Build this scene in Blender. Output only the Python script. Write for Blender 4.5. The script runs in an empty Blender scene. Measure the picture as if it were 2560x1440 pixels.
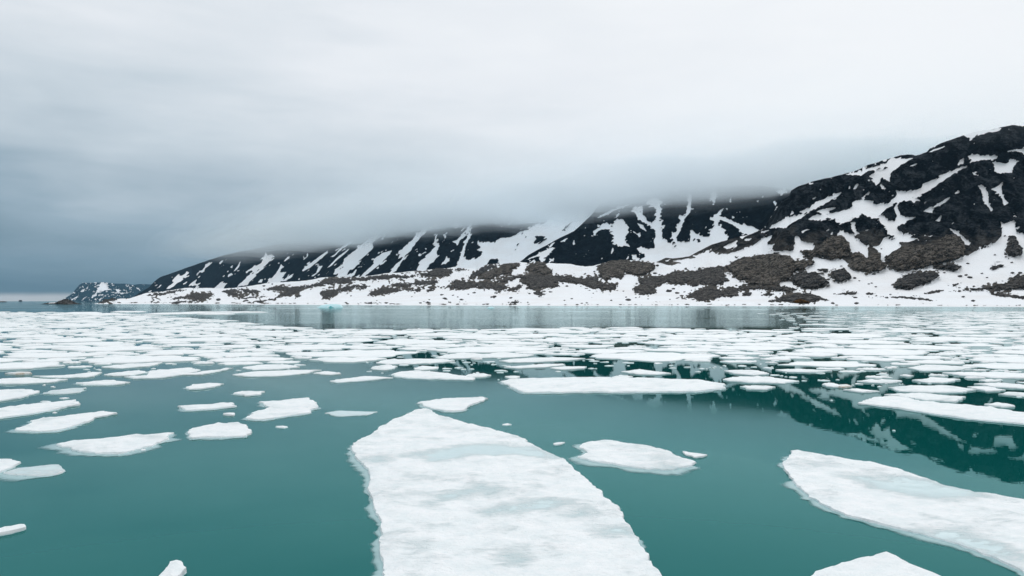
import bpy, math, random
import numpy as np
from mathutils.geometry import delaunay_2d_cdt
R = math.radians
rng = np.random.default_rng(7)
random.seed(7)
S = bpy.context.scene
COL = S.collection

# ------------------------------------------------------------------ camera, sky, sun, exposure
FPX = 1828.0      # focal length in photograph pixels (2560 wide)
HOR = 753.0       # photograph row of the sea horizon
CAMH = 6.0        # metres above the water
cam = bpy.data.cameras.new('camera')
cam.sensor_width = 36.0
cam.lens = FPX / 2560 * 36.0
cam.shift_y = (HOR - 720.0) / 2560.0
cam.clip_start = 0.1
cam.clip_end = 300000
camo = bpy.data.objects.new('camera', cam)
COL.objects.link(camo)
camo.location = (0, 0, CAMH)
camo.rotation_euler = (R(90), 0, 0)
S.camera = camo

SUN_EL, SUN_AZ = R(42), R(20)      # behind the clouds, ahead and a little to the right
world = bpy.data.worlds.new('World')
S.world = world
world.use_nodes = True


class NT:
    """small helper round a node tree"""
    def __init__(self, tree):
        self.t = tree
        tree.nodes.clear()

    def n(self, kind, **kw):
        nd = self.t.nodes.new(kind)
        ins = kw.pop('ins', {})
        for k, v in kw.items():
            setattr(nd, k, v)
        for k, v in ins.items():
            self.set(nd.inputs[k], v)
        return nd

    def set(self, sock, v):
        if isinstance(v, bpy.types.NodeSocket):
            self.t.links.new(v, sock)
        elif isinstance(v, bpy.types.Node):
            self.t.links.new(v.outputs[0], sock)
        elif isinstance(v, (tuple, list)) and len(v) == 3 and sock.type == 'RGBA':
            sock.default_value = (*v, 1)
        else:
            sock.default_value = v

    def m(self, op, a, b=0.0, c=0.0, clamp=False):
        nd = self.n('ShaderNodeMath', operation=op, use_clamp=clamp)
        self.set(nd.inputs[0], a)
        self.set(nd.inputs[1], b)
        self.set(nd.inputs[2], c)
        return nd.outputs[0]

    def mr(self, v, a, b, c=0.0, d=1.0, smooth=False):
        nd = self.n('ShaderNodeMapRange', interpolation_type='SMOOTHSTEP' if smooth else 'LINEAR')
        for i, x in enumerate((v, a, b, c, d)):
            self.set(nd.inputs[i], x)
        return nd.outputs[0]

    def mix(self, f, a, b, blend='MIX'):
        nd = self.n('ShaderNodeMix', data_type='RGBA', blend_type=blend)
        self.set(nd.inputs[0], f)
        self.set(nd.inputs[6], a)
        self.set(nd.inputs[7], b)
        return nd.outputs[2]

    def noise(self, vec, scale, detail=4, rough=0.55, dist=0.0, col=False):
        nd = self.n('ShaderNodeTexNoise', noise_dimensions='3D')
        self.set(nd.inputs['Vector'], vec)
        nd.inputs['Scale'].default_value = scale
        nd.inputs['Detail'].default_value = detail
        nd.inputs['Roughness'].default_value = rough
        nd.inputs['Distortion'].default_value = dist
        return nd.outputs['Color' if col else 'Fac']

    def mapping(self, vec, scale=(1, 1, 1), loc=(0, 0, 0)):
        nd = self.n('ShaderNodeMapping')
        self.set(nd.inputs['Vector'], vec)
        nd.inputs['Scale'].default_value = scale
        nd.inputs['Location'].default_value = loc
        return nd.outputs[0]

    def attr(self, name):
        return self.n('ShaderNodeAttribute', attribute_name=name).outputs['Fac']


w = NT(world.node_tree)
tc = w.n('ShaderNodeTexCoord')
sep = w.n('ShaderNodeSeparateXYZ', ins={0: tc.outputs['Generated']})
az = w.m('ARCTAN2', sep.outputs[0], sep.outputs[1])
el = w.m('ARCSINE', sep.outputs[2])
ela = w.m('ABSOLUTE', el)
comb = w.n('ShaderNodeCombineXYZ', ins={0: w.m('MULTIPLY', sep.outputs[0], 2.2), 1: w.m('MULTIPLY', sep.outputs[1], 2.2), 2: w.m('MULTIPLY', el, 9.0)})
cn = w.noise(comb, 1.6, 4, 0.5, 0.25)
cn2 = w.noise(comb, 5.0, 4, 0.5, 0.2)
# the deck is thicker and darker low over the open sea, away to the left
D1 = w.m('POWER', w.m('MAXIMUM', w.m('COSINE', w.m('ADD', az, R(58))), 0.0), 1.15)
lowc = w.m('MULTIPLY', w.m('EXPONENT', w.m('MULTIPLY', ela, -1.0 / R(9.0))), 0.92)
hic = w.m('MULTIPLY', w.m('EXPONENT', w.m('MULTIPLY', ela, -1.0 / R(28.0))), 0.36)
amt = w.m('MULTIPLY', D1, w.m('ADD', lowc, hic))
amt = w.m('ADD', amt, w.m('MULTIPLY', w.m('SUBTRACT', cn, 0.60), 0.28))
amt = w.m('ADD', amt, w.m('MULTIPLY', w.m('SUBTRACT', cn2, 0.5), 0.07))
amt = w.m('ADD', amt, w.m('MULTIPLY', w.m('MULTIPLY', w.m('SUBTRACT', w.noise(comb, 3.2, 5, 0.55, 0.5), 0.5), w.m('ADD', lowc, hic)), w.m('MULTIPLY', D1, 0.34)), clamp=True)
ramp = w.n('ShaderNodeValToRGB')
w.set(ramp.inputs[0], amt)
cr = ramp.color_ramp
cr.elements[0].position = 0.0
cr.elements[0].color = (0.91, 0.935, 0.96, 1)
cr.elements[1].position = 1.0
cr.elements[1].color = (0.095, 0.175, 0.235, 1)
for p, c in ((0.15, (0.83, 0.865, 0.905)), (0.35, (0.60, 0.675, 0.735)), (0.6, (0.32, 0.42, 0.50))):
    e = cr.elements.new(p)
    e.color = (*c, 1)
# clear strip under the edge of the deck, far out over the sea
strip = w.m('MULTIPLY', w.mr(w.m('ADD', ela, w.m('MULTIPLY', w.m('SUBTRACT', cn2, 0.5), 0.006)), 0.0125, 0.0045, 0, 1, True), D1, clamp=True)
cloudc = w.mix(strip, ramp.outputs[0], (0.52, 0.55, 0.575))
sky = w.n('ShaderNodeTexSky', sky_type='NISHITA', sun_disc=False, sun_elevation=SUN_EL, sun_rotation=SUN_AZ)
skyc = w.mix(1.0, sky.outputs[0], (0.10, 0.10, 0.10), 'MULTIPLY')
bg = w.n('ShaderNodeBackground', ins={0: w.mix(0.97, skyc, cloudc), 1: 1.0})
w.n('ShaderNodeOutputWorld', ins={0: bg})

sun = bpy.data.lights.new('sun', 'SUN')
sun.energy = 0.7
sun.angle = R(30)
sun.color = (1.0, 0.985, 0.97)
suno = bpy.data.objects.new('sun', sun)
COL.objects.link(suno)
suno.rotation_euler = (R(90) - SUN_EL, 0, math.pi - SUN_AZ)

S.view_settings.view_transform = 'Standard'
S.view_settings.look = 'None'
S.view_settings.exposure = 0.0
S.view_settings.gamma = 1.0
S.view_settings.use_curve_mapping = False
S.cycles.use_denoising = True
S.cycles.max_bounces = 10
S.cycles.diffuse_bounces = 3
S.cycles.glossy_bounces = 3
S.cycles.volume_bounces = 6
S.cycles.use_adaptive_sampling = True
S.cycles.adaptive_threshold = 0.02
S.cycles.transparent_max_bounces = 16
S.cycles.caustics_reflective = False
S.cycles.caustics_refractive = False

# ------------------------------------------------------------------ helpers


def tag(o, label=None, cat=None, group=None, kind=None):
    if label:
        o['label'] = label
    if cat:
        o['category'] = cat
    if group:
        o['group'] = group
    if kind:
        o['kind'] = kind
    return o


def material(name):
    m = bpy.data.materials.new(name)
    m.use_nodes = True
    return m, NT(m.node_tree)


def mesh_np(name, co, faces, mat, smooth=True, attrs=None, parent=None):
    """co (n,3); faces: list of int arrays, each (k, corners)"""
    me = bpy.data.meshes.new(name)
    co = np.asarray(co, dtype=np.float32)
    me.vertices.add(len(co))
    me.vertices.foreach_set('co', co.ravel())
    if not isinstance(faces, list):
        faces = [faces]
    loops = np.concatenate([f.ravel() for f in faces]).astype(np.int32)
    tot = np.concatenate([np.full(len(f), f.shape[1], np.int32) for f in faces])
    start = np.concatenate([[0], np.cumsum(tot)[:-1]]).astype(np.int32)
    me.loops.add(len(loops))
    me.loops.foreach_set('vertex_index', loops)
    me.polygons.add(len(tot))
    me.polygons.foreach_set('loop_start', start)
    me.polygons.foreach_set('use_smooth', np.full(len(tot), smooth))
    me.update(calc_edges=True)
    me.validate()
    for k, v in (attrs or {}).items():
        a = me.attributes.new(k, 'FLOAT', 'POINT')
        a.data.foreach_set('value', np.asarray(v, dtype=np.float32).ravel())
    me.materials.append(mat)
    o = bpy.data.objects.new(name, me)
    COL.objects.link(o)
    if parent:
        o.parent = parent
    return o


def grid_faces(rows, cols):
    i = np.arange(rows * cols).reshape(rows, cols)
    return np.stack([i[:-1, :-1], i[:-1, 1:], i[1:, 1:], i[1:, :-1]], -1).reshape(-1, 4)


_P = np.random.default_rng(3).permutation(256)
_P = np.concatenate([_P, _P, _P])
_G = np.stack([np.cos(np.arange(256) * 2.399), np.sin(np.arange(256) * 2.399)], -1)


def perlin(x, y):
    x = np.asarray(x, float)
    y = np.asarray(y, float)
    xi = np.floor(x).astype(int)
    yi = np.floor(y).astype(int)
    xf = x - xi
    yf = y - yi
    u = xf * xf * xf * (xf * (xf * 6 - 15) + 10)
    v = yf * yf * yf * (yf * (yf * 6 - 15) + 10)

    def g(a, b, dx, dy):
        gr = _G[_P[_P[a & 255] + (b & 255)]]
        return gr[..., 0] * dx + gr[..., 1] * dy
    n00 = g(xi, yi, xf, yf)
    n10 = g(xi + 1, yi, xf - 1, yf)
    n01 = g(xi, yi + 1, xf, yf - 1)
    n11 = g(xi + 1, yi + 1, xf - 1, yf - 1)
    return (n00 * (1 - u) + n10 * u) * (1 - v) + (n01 * (1 - u) + n11 * u) * v


def fbm(x, y, octs=5, gain=0.5, ridged=False):
    s = 0.0
    a = 1.0
    t = 0.0
    for k in range(octs):
        n = perlin(x * 2 ** k + 17.3 * k, y * 2 ** k + 9.1 * k)
        s = s + a * ((1 - 2 * np.abs(n)) if ridged else n)
        t += a
        a *= gain
    return s / t


# windows on the photograph in which outlines were measured: origin and scale
CR = {1: (1920, 300, 4.0), 2: (1920, 530, 4.0), 3: (1440, 460, 4.5714), 4: (1440, 590, 4.5714),
      5: (960, 520, 4.923), 6: (960, 630, 4.923), 7: (480, 560, 4.923), 8: (0, 640, 4.923),
      9: (0, 900, 2.6663), 10: (860, 880, 2.5714), 11: (1700, 780, 2.1814), 12: (860, 770, 4.0), 13: (1920, 760, 4.0)}


def P(c, pts):
    x0, y0, s = CR[c]
    a = np.array(pts, float)
    return np.stack([x0 + a[:, 0] / s, y0 + a[:, 1] / s], -1)


def rough_outline(poly, step, amp, wav, seed=0, octs=4):
    """subdivide a closed outline and shake it"""
    out = []
    n = len(poly)
    for i in range(n):
        a = poly[i]
        b = poly[(i + 1) % n]
        L = np.hypot(*(b - a))
        k = max(1, int(L / step))
        t = np.arange(k)[:, None] / k
        out.append(a + (b - a) * t)
    q = np.concatenate(out)
    if amp > 0:
        dx = fbm(q[:, 0] / wav + seed * 3.7, q[:, 1] / wav + 5.1, octs, 0.6)
        dy = fbm(q[:, 0] / wav + 31.2, q[:, 1] / wav + seed * 2.3, octs, 0.6)
        q = q + np.stack([dx, dy], -1) * amp * 2
    return q


def inside(poly, X, Y):
    x = poly[:, 0]
    y = poly[:, 1]
    res = np.zeros(X.shape, bool)
    j = len(poly) - 1
    for i in range(len(poly)):
        if y[i] != y[j]:
            c = ((y[i] > Y) != (y[j] > Y))
            if c.any():
                xi = (x[j] - x[i]) * (Y - y[i]) / (y[j] - y[i]) + x[i]
                res ^= c & (X < xi)
        j = i
    return res


MX0, MY0, MW, MH = 100, 280, 2700, 520    # mask raster over the land part of the photograph


def paint(mask, poly, val, amp=2.2, wav=14, step=3, seed=1):
    q = rough_outline(poly, min(step, 2.0), amp * 1.25, wav * 1.1, seed, 5)
    x0, y0 = np.floor(q.min(0)).astype(int)
    x1, y1 = np.ceil(q.max(0)).astype(int)
    x0, x1 = max(x0, MX0), min(x1, MX0 + MW - 1)
    y0, y1 = max(y0, MY0), min(y1, MY0 + MH - 1)
    if x1 <= x0 or y1 <= y0:
        return
    X, Y = np.meshgrid(np.arange(x0, x1 + 1) + 0.5, np.arange(y0, y1 + 1) + 0.5)
    ins = inside(q, X, Y)
    mask[y0 - MY0:y1 + 1 - MY0, x0 - MX0:x1 + 1 - MX0][ins] = val


def blur(m, r):
    k = 2 * r + 1
    for ax in (0, 1):
        pad = [(0, 0), (0, 0)]
        pad[ax] = (r + 1, r)
        c = np.cumsum(np.pad(m, pad, mode='edge'), axis=ax)
        m = (np.take(c, range(k, c.shape[ax]), ax) - np.take(c, range(0, c.shape[ax] - k), ax)) / k
    return m


def sample(m, px, py):
    x = np.clip(px - MX0 - 0.5, 0, MW - 1.01)
    y = np.clip(py - MY0 - 0.5, 0, MH - 1.01)
    xi = x.astype(int)
    yi = y.astype(int)
    xf = x - xi
    yf = y - yi
    return (m[yi, xi] * (1 - xf) + m[yi, xi + 1] * xf) * (1 - yf) + (m[yi + 1, xi] * (1 - xf) + m[yi + 1, xi + 1] * xf) * yf


def lin(pts):
    a = np.array(pts, float)
    return lambda x: np.interp(x, a[:, 0], a[:, 1])


def to_world(px, py, D):
    return np.stack([(px - 1280) / FPX * D, D, CAMH + (HOR - py) / FPX * D], -1)


# ------------------------------------------------------------------ materials
SNOWC = (0.86, 0.885, 0.91)

# mountains: rock with snow lying where the attribute says, edges broken up by noise
def land_material(name, rock_a, rock_b, brown, bscale):
    m, t = material(name)
    obj = t.n('ShaderNodeTexCoord').outputs['Object']
    sn = t.attr('snow')
    nz = t.noise(obj, 0.05 * bscale, 5, 0.65)
    nz2 = t.noise(t.mapping(obj, (0.28 * bscale, 0.28 * bscale, 0.20 * bscale)), 1.0, 4, 0.7)
    f = t.m('ADD', sn, t.m('ADD', t.m('MULTIPLY', t.m('SUBTRACT', nz, 0.5), 0.9), t.m('MULTIPLY', t.m('SUBTRACT', nz2, 0.5), 0.8)))
    f = t.mr(f, 0.42, 0.50, 0, 1, True)
    # crags: cliff shading put into the colour as light and dark ribs
    rib = t.noise(t.mapping(obj, (0.045 * bscale, 0.03 * bscale, 0.016 * bscale)), 1.0, 6, 0.66, 0.9)
    fine = t.noise(obj, 0.22 * bscale, 5, 0.7)
    mixf = t.m('ADD', t.m('MULTIPLY', rib, 0.6), t.m('MULTIPLY', fine, 0.4))
    rc = t.mix(t.mr(mixf, 0.48, 0.66), rock_a, rock_b)
    bc = t.mix(t.mr(mixf, 0.38, 0.62), tuple(c * 0.25 for c in brown), tuple(c * 1.5 for c in brown))
    rc = t.mix(t.attr('brown'), rc, bc)
    sc = t.mix(t.mr(t.noise(obj, 0.012 * bscale, 3, 0.6), 0.45, 0.75), SNOWC, (0.81, 0.81, 0.815))
    colr = t.mix(f, rc, sc)
    rb = t.n('ShaderNodeTexVoronoi', feature='DISTANCE_TO_EDGE', ins={'Vector': t.mapping(obj, (0.07 * bscale, 0.07 * bscale, 0.045 * bscale)), 'Scale': 1.0})
    hgt = t.m('ADD', t.m('MULTIPLY', mixf, 22.0), t.m('MULTIPLY', t.m('MINIMUM', rb.outputs[0], 0.15), 18.0))
    hgt = t.m('MULTIPLY', hgt, t.mr(f, 0, 1, 1, 0.05))
    bump = t.n('ShaderNodeBump', ins={'Strength': 1.0, 'Distance': 1.0 / bscale, 'Height': hgt})
    bs = t.n('ShaderNodeBsdfPrincipled', ins={'Base Color': colr, 'Roughness': 0.8, 'Normal': bump, 'Specular IOR Level': t.mr(f, 0, 1, 0.0, 0.1)})
    t.n('ShaderNodeOutputMaterial', ins={0: bs})
    return m


M_NEAR = land_material('near_mountain', (0.0020, 0.004, 0.007), (0.072, 0.082, 0.092), (0.155, 0.142, 0.126), 1.0)
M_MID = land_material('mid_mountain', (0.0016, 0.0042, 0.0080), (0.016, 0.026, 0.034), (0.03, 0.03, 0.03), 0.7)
M_FAR = land_material('far_mountain', (0.012, 0.044, 0.066), (0.035, 0.075, 0.098), (0.04, 0.05, 0.05), 0.25)  # distance haze put into the rock colour: bluer and lighter


def rock_material(name, c0, c1, c2, sc=1.0):
    m, t = material(name)
    obj = t.n('ShaderNodeTexCoord').outputs['Object']
    n1 = t.noise(t.mapping(obj, (0.09 * sc, 0.09 * sc, 0.14 * sc)), 1.0, 6, 0.7, 0.5)
    n2 = t.noise(obj, 0.6 * sc, 4, 0.7)
    c = t.mix(t.mr(n1, 0.43, 0.58), tuple(x * 0.7 for x in c0), c1)  # recess shade put into the colour: hollows of the bump go darker
    c = t.mix(t.mr(n2, 0.54, 0.74), c, c2)
    warp = t.n('ShaderNodeVectorMath', operation='ADD')
    t.set(warp.inputs[0], t.mapping(obj, (0.075 * sc, 0.075 * sc, 0.10 * sc)))
    t.set(warp.inputs[1], t.mapping(t.noise(obj, 0.12 * sc, 3, 0.6, col=True), (0.9, 0.9, 0.9)))
    v = t.n('ShaderNodeTexVoronoi', feature='DISTANCE_TO_EDGE', ins={'Vector': warp, 'Scale': 1.0})
    v2 = t.n('ShaderNodeTexVoronoi', feature='F1', ins={'Vector': obj, 'Scale': 0.42 * sc})
    crack = t.mr(v.outputs['Distance'], 0.0, 0.08, 0, 1, True)
    c = t.mix(crack, tuple(x * 0.25 for x in c0), c)
    sepc = t.n('ShaderNodeSeparateColor', ins={0: v2.outputs['Color']})
    c = t.mix(t.m('MULTIPLY', sepc.outputs[0], 0.5), c, tuple(x * 0.6 for x in c0))
    h = t.m('ADD', t.m('MULTIPLY', n1, 7.0), t.m('ADD', t.m('MULTIPLY', crack, 1.6), t.m('ADD', t.m('MULTIPLY', v2.outputs['Distance'], -0.8), t.m('MULTIPLY', n2, 1.5))))
    bump = t.n('ShaderNodeBump', ins={'Strength': 1.0, 'Distance': 1.3 / sc, 'Height': h})
    bs = t.n('ShaderNodeBsdfPrincipled', ins={'Base Color': c, 'Roughness': 0.85, 'Normal': bump, 'Specular IOR Level': 0.05})
    t.n('ShaderNodeOutputMaterial', ins={0: bs})
    return m


M_ROCK_BROWN = rock_material('brown_rock', (0.046, 0.040, 0.034), (0.24, 0.212, 0.180), (0.37, 0.335, 0.29))
M_ROCK_GREY = rock_material('grey_rock', (0.028, 0.028, 0.030), (0.165, 0.158, 0.150), (0.30, 0.285, 0.27))
M_SCREE = rock_material('scree', (0.034, 0.031, 0.030), (0.175, 0.163, 0.150), (0.34, 0.32, 0.295), 1.3)
M_MOSS = rock_material('orange_moss', (0.10, 0.045, 0.015), (0.24, 0.12, 0.03), (0.30, 0.2, 0.06), 2.0)


def ice_material(name, melt_c=(0.57, 0.725, 0.75), rel=1.0, melt_lo=0.50, melt_hi=0.74):
    m, t = material(name)
    g = t.n('ShaderNodeNewGeometry').outputs['Position']
    gs = t.mapping(g, (0.8, 1.0, 0.6))
    a = t.noise(gs, 0.55 * rel, 7, 0.62, 0.4)
    b = t.noise(gs, 2.6 * rel, 6, 0.65, 0.2)
    c3 = t.noise(t.mapping(g, (1.2, 4.0, 1.0)), 2.2 * rel, 5, 0.7, 0.3)
    mel = t.m('ADD', t.m('MULTIPLY', a, 0.50), t.m('ADD', t.m('MULTIPLY', b, 0.25), t.m('MULTIPLY', c3, 0.25)))
    mel = t.mr(t.m('ADD', mel, t.m('MULTIPLY', t.attr('melt'), 0.42)), melt_lo, melt_hi, 0, 0.9, True)
    c = t.mix(t.mr(t.noise(gs, 1.4 * rel, 5, 0.6), 0.35, 0.7), (0.93, 0.95, 0.96), (0.80, 0.865, 0.88))
    c = t.mix(t.mr(t.noise(gs, 6.5 * rel, 4, 0.7), 0.50, 0.72, 0, 0.6), c, (0.74, 0.825, 0.85))
    c = t.mix(mel, c, melt_c)
    z = t.n('ShaderNodeSeparateXYZ', ins={0: g}).outputs[2]
    # bare wet ice in the wall just above the waterline
    c = t.mix(t.mr(z, 0.05, 0.0, 0, 0.7, True), c, (0.52, 0.77, 0.80))
    h = t.m('ADD', t.m('MULTIPLY', b, 0.16), t.m('ADD', t.m('MULTIPLY', a, 0.20), t.m('MULTIPLY', t.noise(gs, 8 * rel, 4, 0.7), 0.08)))
    h = t.m('MULTIPLY', h, t.mr(mel, 0, 0.8, 1, 0.25))
    bump = t.n('ShaderNodeBump', ins={'Strength': 0.6, 'Distance': 1.0, 'Height': h})
    bs = t.n('ShaderNodeBsdfPrincipled', ins={'Base Color': c, 'Roughness': t.mr(mel, 0, 0.9, 0.65, 0.3), 'Normal': bump, 'Specular IOR Level': 0.3})
    t.n('ShaderNodeOutputMaterial', ins={0: bs})
    return m


M_ICE = ice_material('floe_snow')
M_ICEFAR = ice_material('pack_snow', rel=0.4, melt_lo=0.62, melt_hi=0.85)
M_BERG = ice_material('turquoise_ice', (0.50, 0.80, 0.85), 0.3, 0.40, 0.66)
M_DIRTY = ice_material('dirty_ice', (0.50, 0.36, 0.20), 0.5, 0.42, 0.6)
m, t = material('blue_ice')
t.n('ShaderNodeOutputMaterial', ins={0: t.n('ShaderNodeBsdfPrincipled', ins={'Base Color': (0.02, 0.36, 0.40), 'Roughness': 0.25})})
M_BLUE = m
# ice just awash: seen through a hand's breadth of water, thinning out to nothing
m, t = material('awash_ice')
g = t.n('ShaderNodeNewGeometry').outputs['Position']
fade = t.attr('fade')
al = t.m('MULTIPLY', t.mr(t.m('ADD', fade, t.m('MULTIPLY', t.m('SUBTRACT', t.noise(g, 3, 4), 0.5), 0.35)), 0.95, 0.25, 0, 1, True), 0.85)
bs = t.n('ShaderNodeBsdfPrincipled', ins={'Base Color': t.mix(fade, (0.50, 0.70, 0.72), (0.12, 0.36, 0.37)), 'Roughness': 0.06, 'IOR': 1.33})
mx = t.n('ShaderNodeMixShader', ins={0: al, 1: t.n('ShaderNodeBsdfTransparent'), 2: bs})
t.n('ShaderNodeOutputMaterial', ins={0: mx})
M_AWASH = m

# water: silt-green body under a Fresnel mirror; calm near, ruffled by a breeze beyond the ice
m, t = material('fjord_water')
g = t.n('ShaderNodeNewGeometry').outputs['Position']
sp = t.n('ShaderNodeSeparateXYZ', ins={0: g})
far = t.m('ADD', sp.outputs[1], t.m('MULTIPLY', t.m('SUBTRACT', t.noise(g, 0.012, 3), 0.5), 120.0))
ruf = t.mr(far, 135.0, 210.0, 0, 1, True)
slick = t.mr(t.noise(t.mapping(g, (0.0035, 0.011, 1)), 1.0, 4, 0.5, 0.4), 0.50, 0.60, 1.0, 0.35, True)
ruf = t.m('MULTIPLY', ruf, slick)
r1 = t.noise(t.mapping(g, (0.5, 1.1, 1)), 1.0, 3, 0.6)
r2 = t.noise(t.mapping(g, (0.12, 0.3, 1)), 1.0, 3, 0.6)
r3 = t.noise(t.mapping(g, (0.9, 1.6, 1)), 1.6, 2, 0.5)
h = t.m('ADD', t.m('MULTIPLY', t.m('ADD', t.m('MULTIPLY', r1, 0.05), t.m('MULTIPLY', r2, 0.12)), ruf), t.m('MULTIPLY', r3, 0.0006))
bump = t.n('ShaderNodeBump', ins={'Strength': 1.0, 'Distance': 1.0, 'Height': h})
fr = t.n('ShaderNodeFresnel', ins={'IOR': 1.333, 'Normal': bump})
cl = t.noise(t.mapping(g, (0.02, 0.012, 1)), 1.0, 3, 0.5)
body = t.n('ShaderNodeBsdfDiffuse', ins={'Color': t.mix(cl, (0.0012, 0.072, 0.066), (0.003, 0.098, 0.090))})
tint = t.mix(t.mr(fr, 0.10, 0.55), (0.30, 0.84, 0.86), (0.70, 0.84, 0.85))
gl = t.n('ShaderNodeBsdfGlossy', ins={'Color': tint, 'Roughness': t.m('ADD', t.m('MULTIPLY', ruf, 0.05), 0.002), 'Normal': bump})
t.n('ShaderNodeOutputMaterial', ins={0: t.n('ShaderNodeMixShader', ins={0: fr, 1: body, 2: gl})})
M_WATER = m

# ------------------------------------------------------------------ water
xs = np.array([-90000., -20000, -5000, -1000, 0, 1000, 5000, 20000, 90000])
ys = np.array([-60., 0, 200, 800, 3000, 12000, 40000, 90000])
gx, gy = np.meshgrid(xs, ys)
sea = mesh_np('water', np.stack([gx, gy, 0 * gx], -1).reshape(-1, 3), grid_faces(len(ys), len(xs)), M_WATER)
tag(sea, kind='structure')

# ------------------------------------------------------------------ land: where the snow lies on each slope (1 snow, 0 rock)
shore_y = lin([(100, 759.3), (245, 760.0), (520, 760.6), (1000, 763.6), (1480, 765.0), (2000, 765.4), (2560, 767.4), (2800, 768.4)])
crest1 = [(100, 760.2), (225, 759.6)] + [tuple(p) for p in P(8, [(1200, 582), (1280, 550), (1400, 530), (1600, 520), (1800, 455), (2050, 430), (2270, 395)])] \
    + [tuple(p) for p in P(7, [(0, 788), (150, 788), (480, 790), (700, 765), (900, 730), (1240, 708), (1400, 698), (1600, 658), (1780, 648), (2060, 652), (2330, 618)])] \
    + [tuple(p) for p in P(5, [(0, 803), (150, 798), (400, 773), (560, 758), (830, 735), (1000, 738), (1130, 748), (1240, 700), (1300, 690), (1560, 682), (1640, 665), (1780, 672), (1900, 655), (2000, 676), (2300, 690), (2430, 715)])] \
    + [tuple(p) for p in P(3, [(0, 920), (100, 945), (200, 935), (300, 905), (400, 885), (560, 868), (760, 875), (910, 888), (1030, 842), (1110, 852), (1300, 825), (1400, 768), (1560, 690), (1850, 603), (2000, 575), (2130, 520), (2230, 370), (2330, 200), (2440, 130)])] \
    + [tuple(p) for p in P(1, [(230, 705), (310, 660), (400, 630), (520, 595), (620, 575), (760, 540), (900, 500), (1000, 450), (1130, 410), (1250, 375), (1330, 350), (1430, 345), (1480, 355), (1520, 345), (1590, 318), (1620, 285), (1720, 235), (1850, 190), (1960, 150), (2100, 110), (2250, 92), (2340, 70), (2440, 50), (2560, 60)])] \
    + [(2640, 322), (2800, 345)]
c1 = lin(crest1)

rock = np.zeros((MH, MW))      # near land: begin with snow everywhere, paint rock
crest_pts = [p for p in crest1 if p[0] >= 1724]
low = P(2, [(2560, 240), (2480, 210), (2460, 80), (2380, 130), (2320, 90), (2345, 160), (2330, 270), (2230, 340), (2100, 380), (2060, 400), (2000, 440), (1900, 450), (1640, 520), (1420, 578), (1290, 583), (1220, 558), (1172, 480), (1110, 490), (1180, 540), (1130, 590), (1000, 590), (940, 580), (880, 590), (800, 545), (800, 520), (740, 450), (620, 480), (560, 470), (500, 455), (420, 450), (320, 400), (240, 395), (100, 408), (0, 398)])
low2 = P(3, [(2490, 760), (2440, 780), (2260, 792), (2200, 740), (2280, 680), (2180, 700), (2160, 680), (2250, 580), (2100, 650), (2000, 720), (1860, 760), (1780, 800), (1640, 820), (1500, 780), (1380, 812), (1300, 828)])
big = np.array([(p[0], p[1] - 6) for p in crest_pts] + [(2800, 640)] + [tuple(p) for p in low] + [tuple(p) for p in low2])
paint(rock, big, 1)
paint(rock, P(3, [(910, 892), (1030, 835), (1110, 848), (1300, 820), (1380, 840), (1180, 870), (1090, 880), (1210, 900), (1100, 930), (1000, 910), (960, 897)]), 1)
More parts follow.
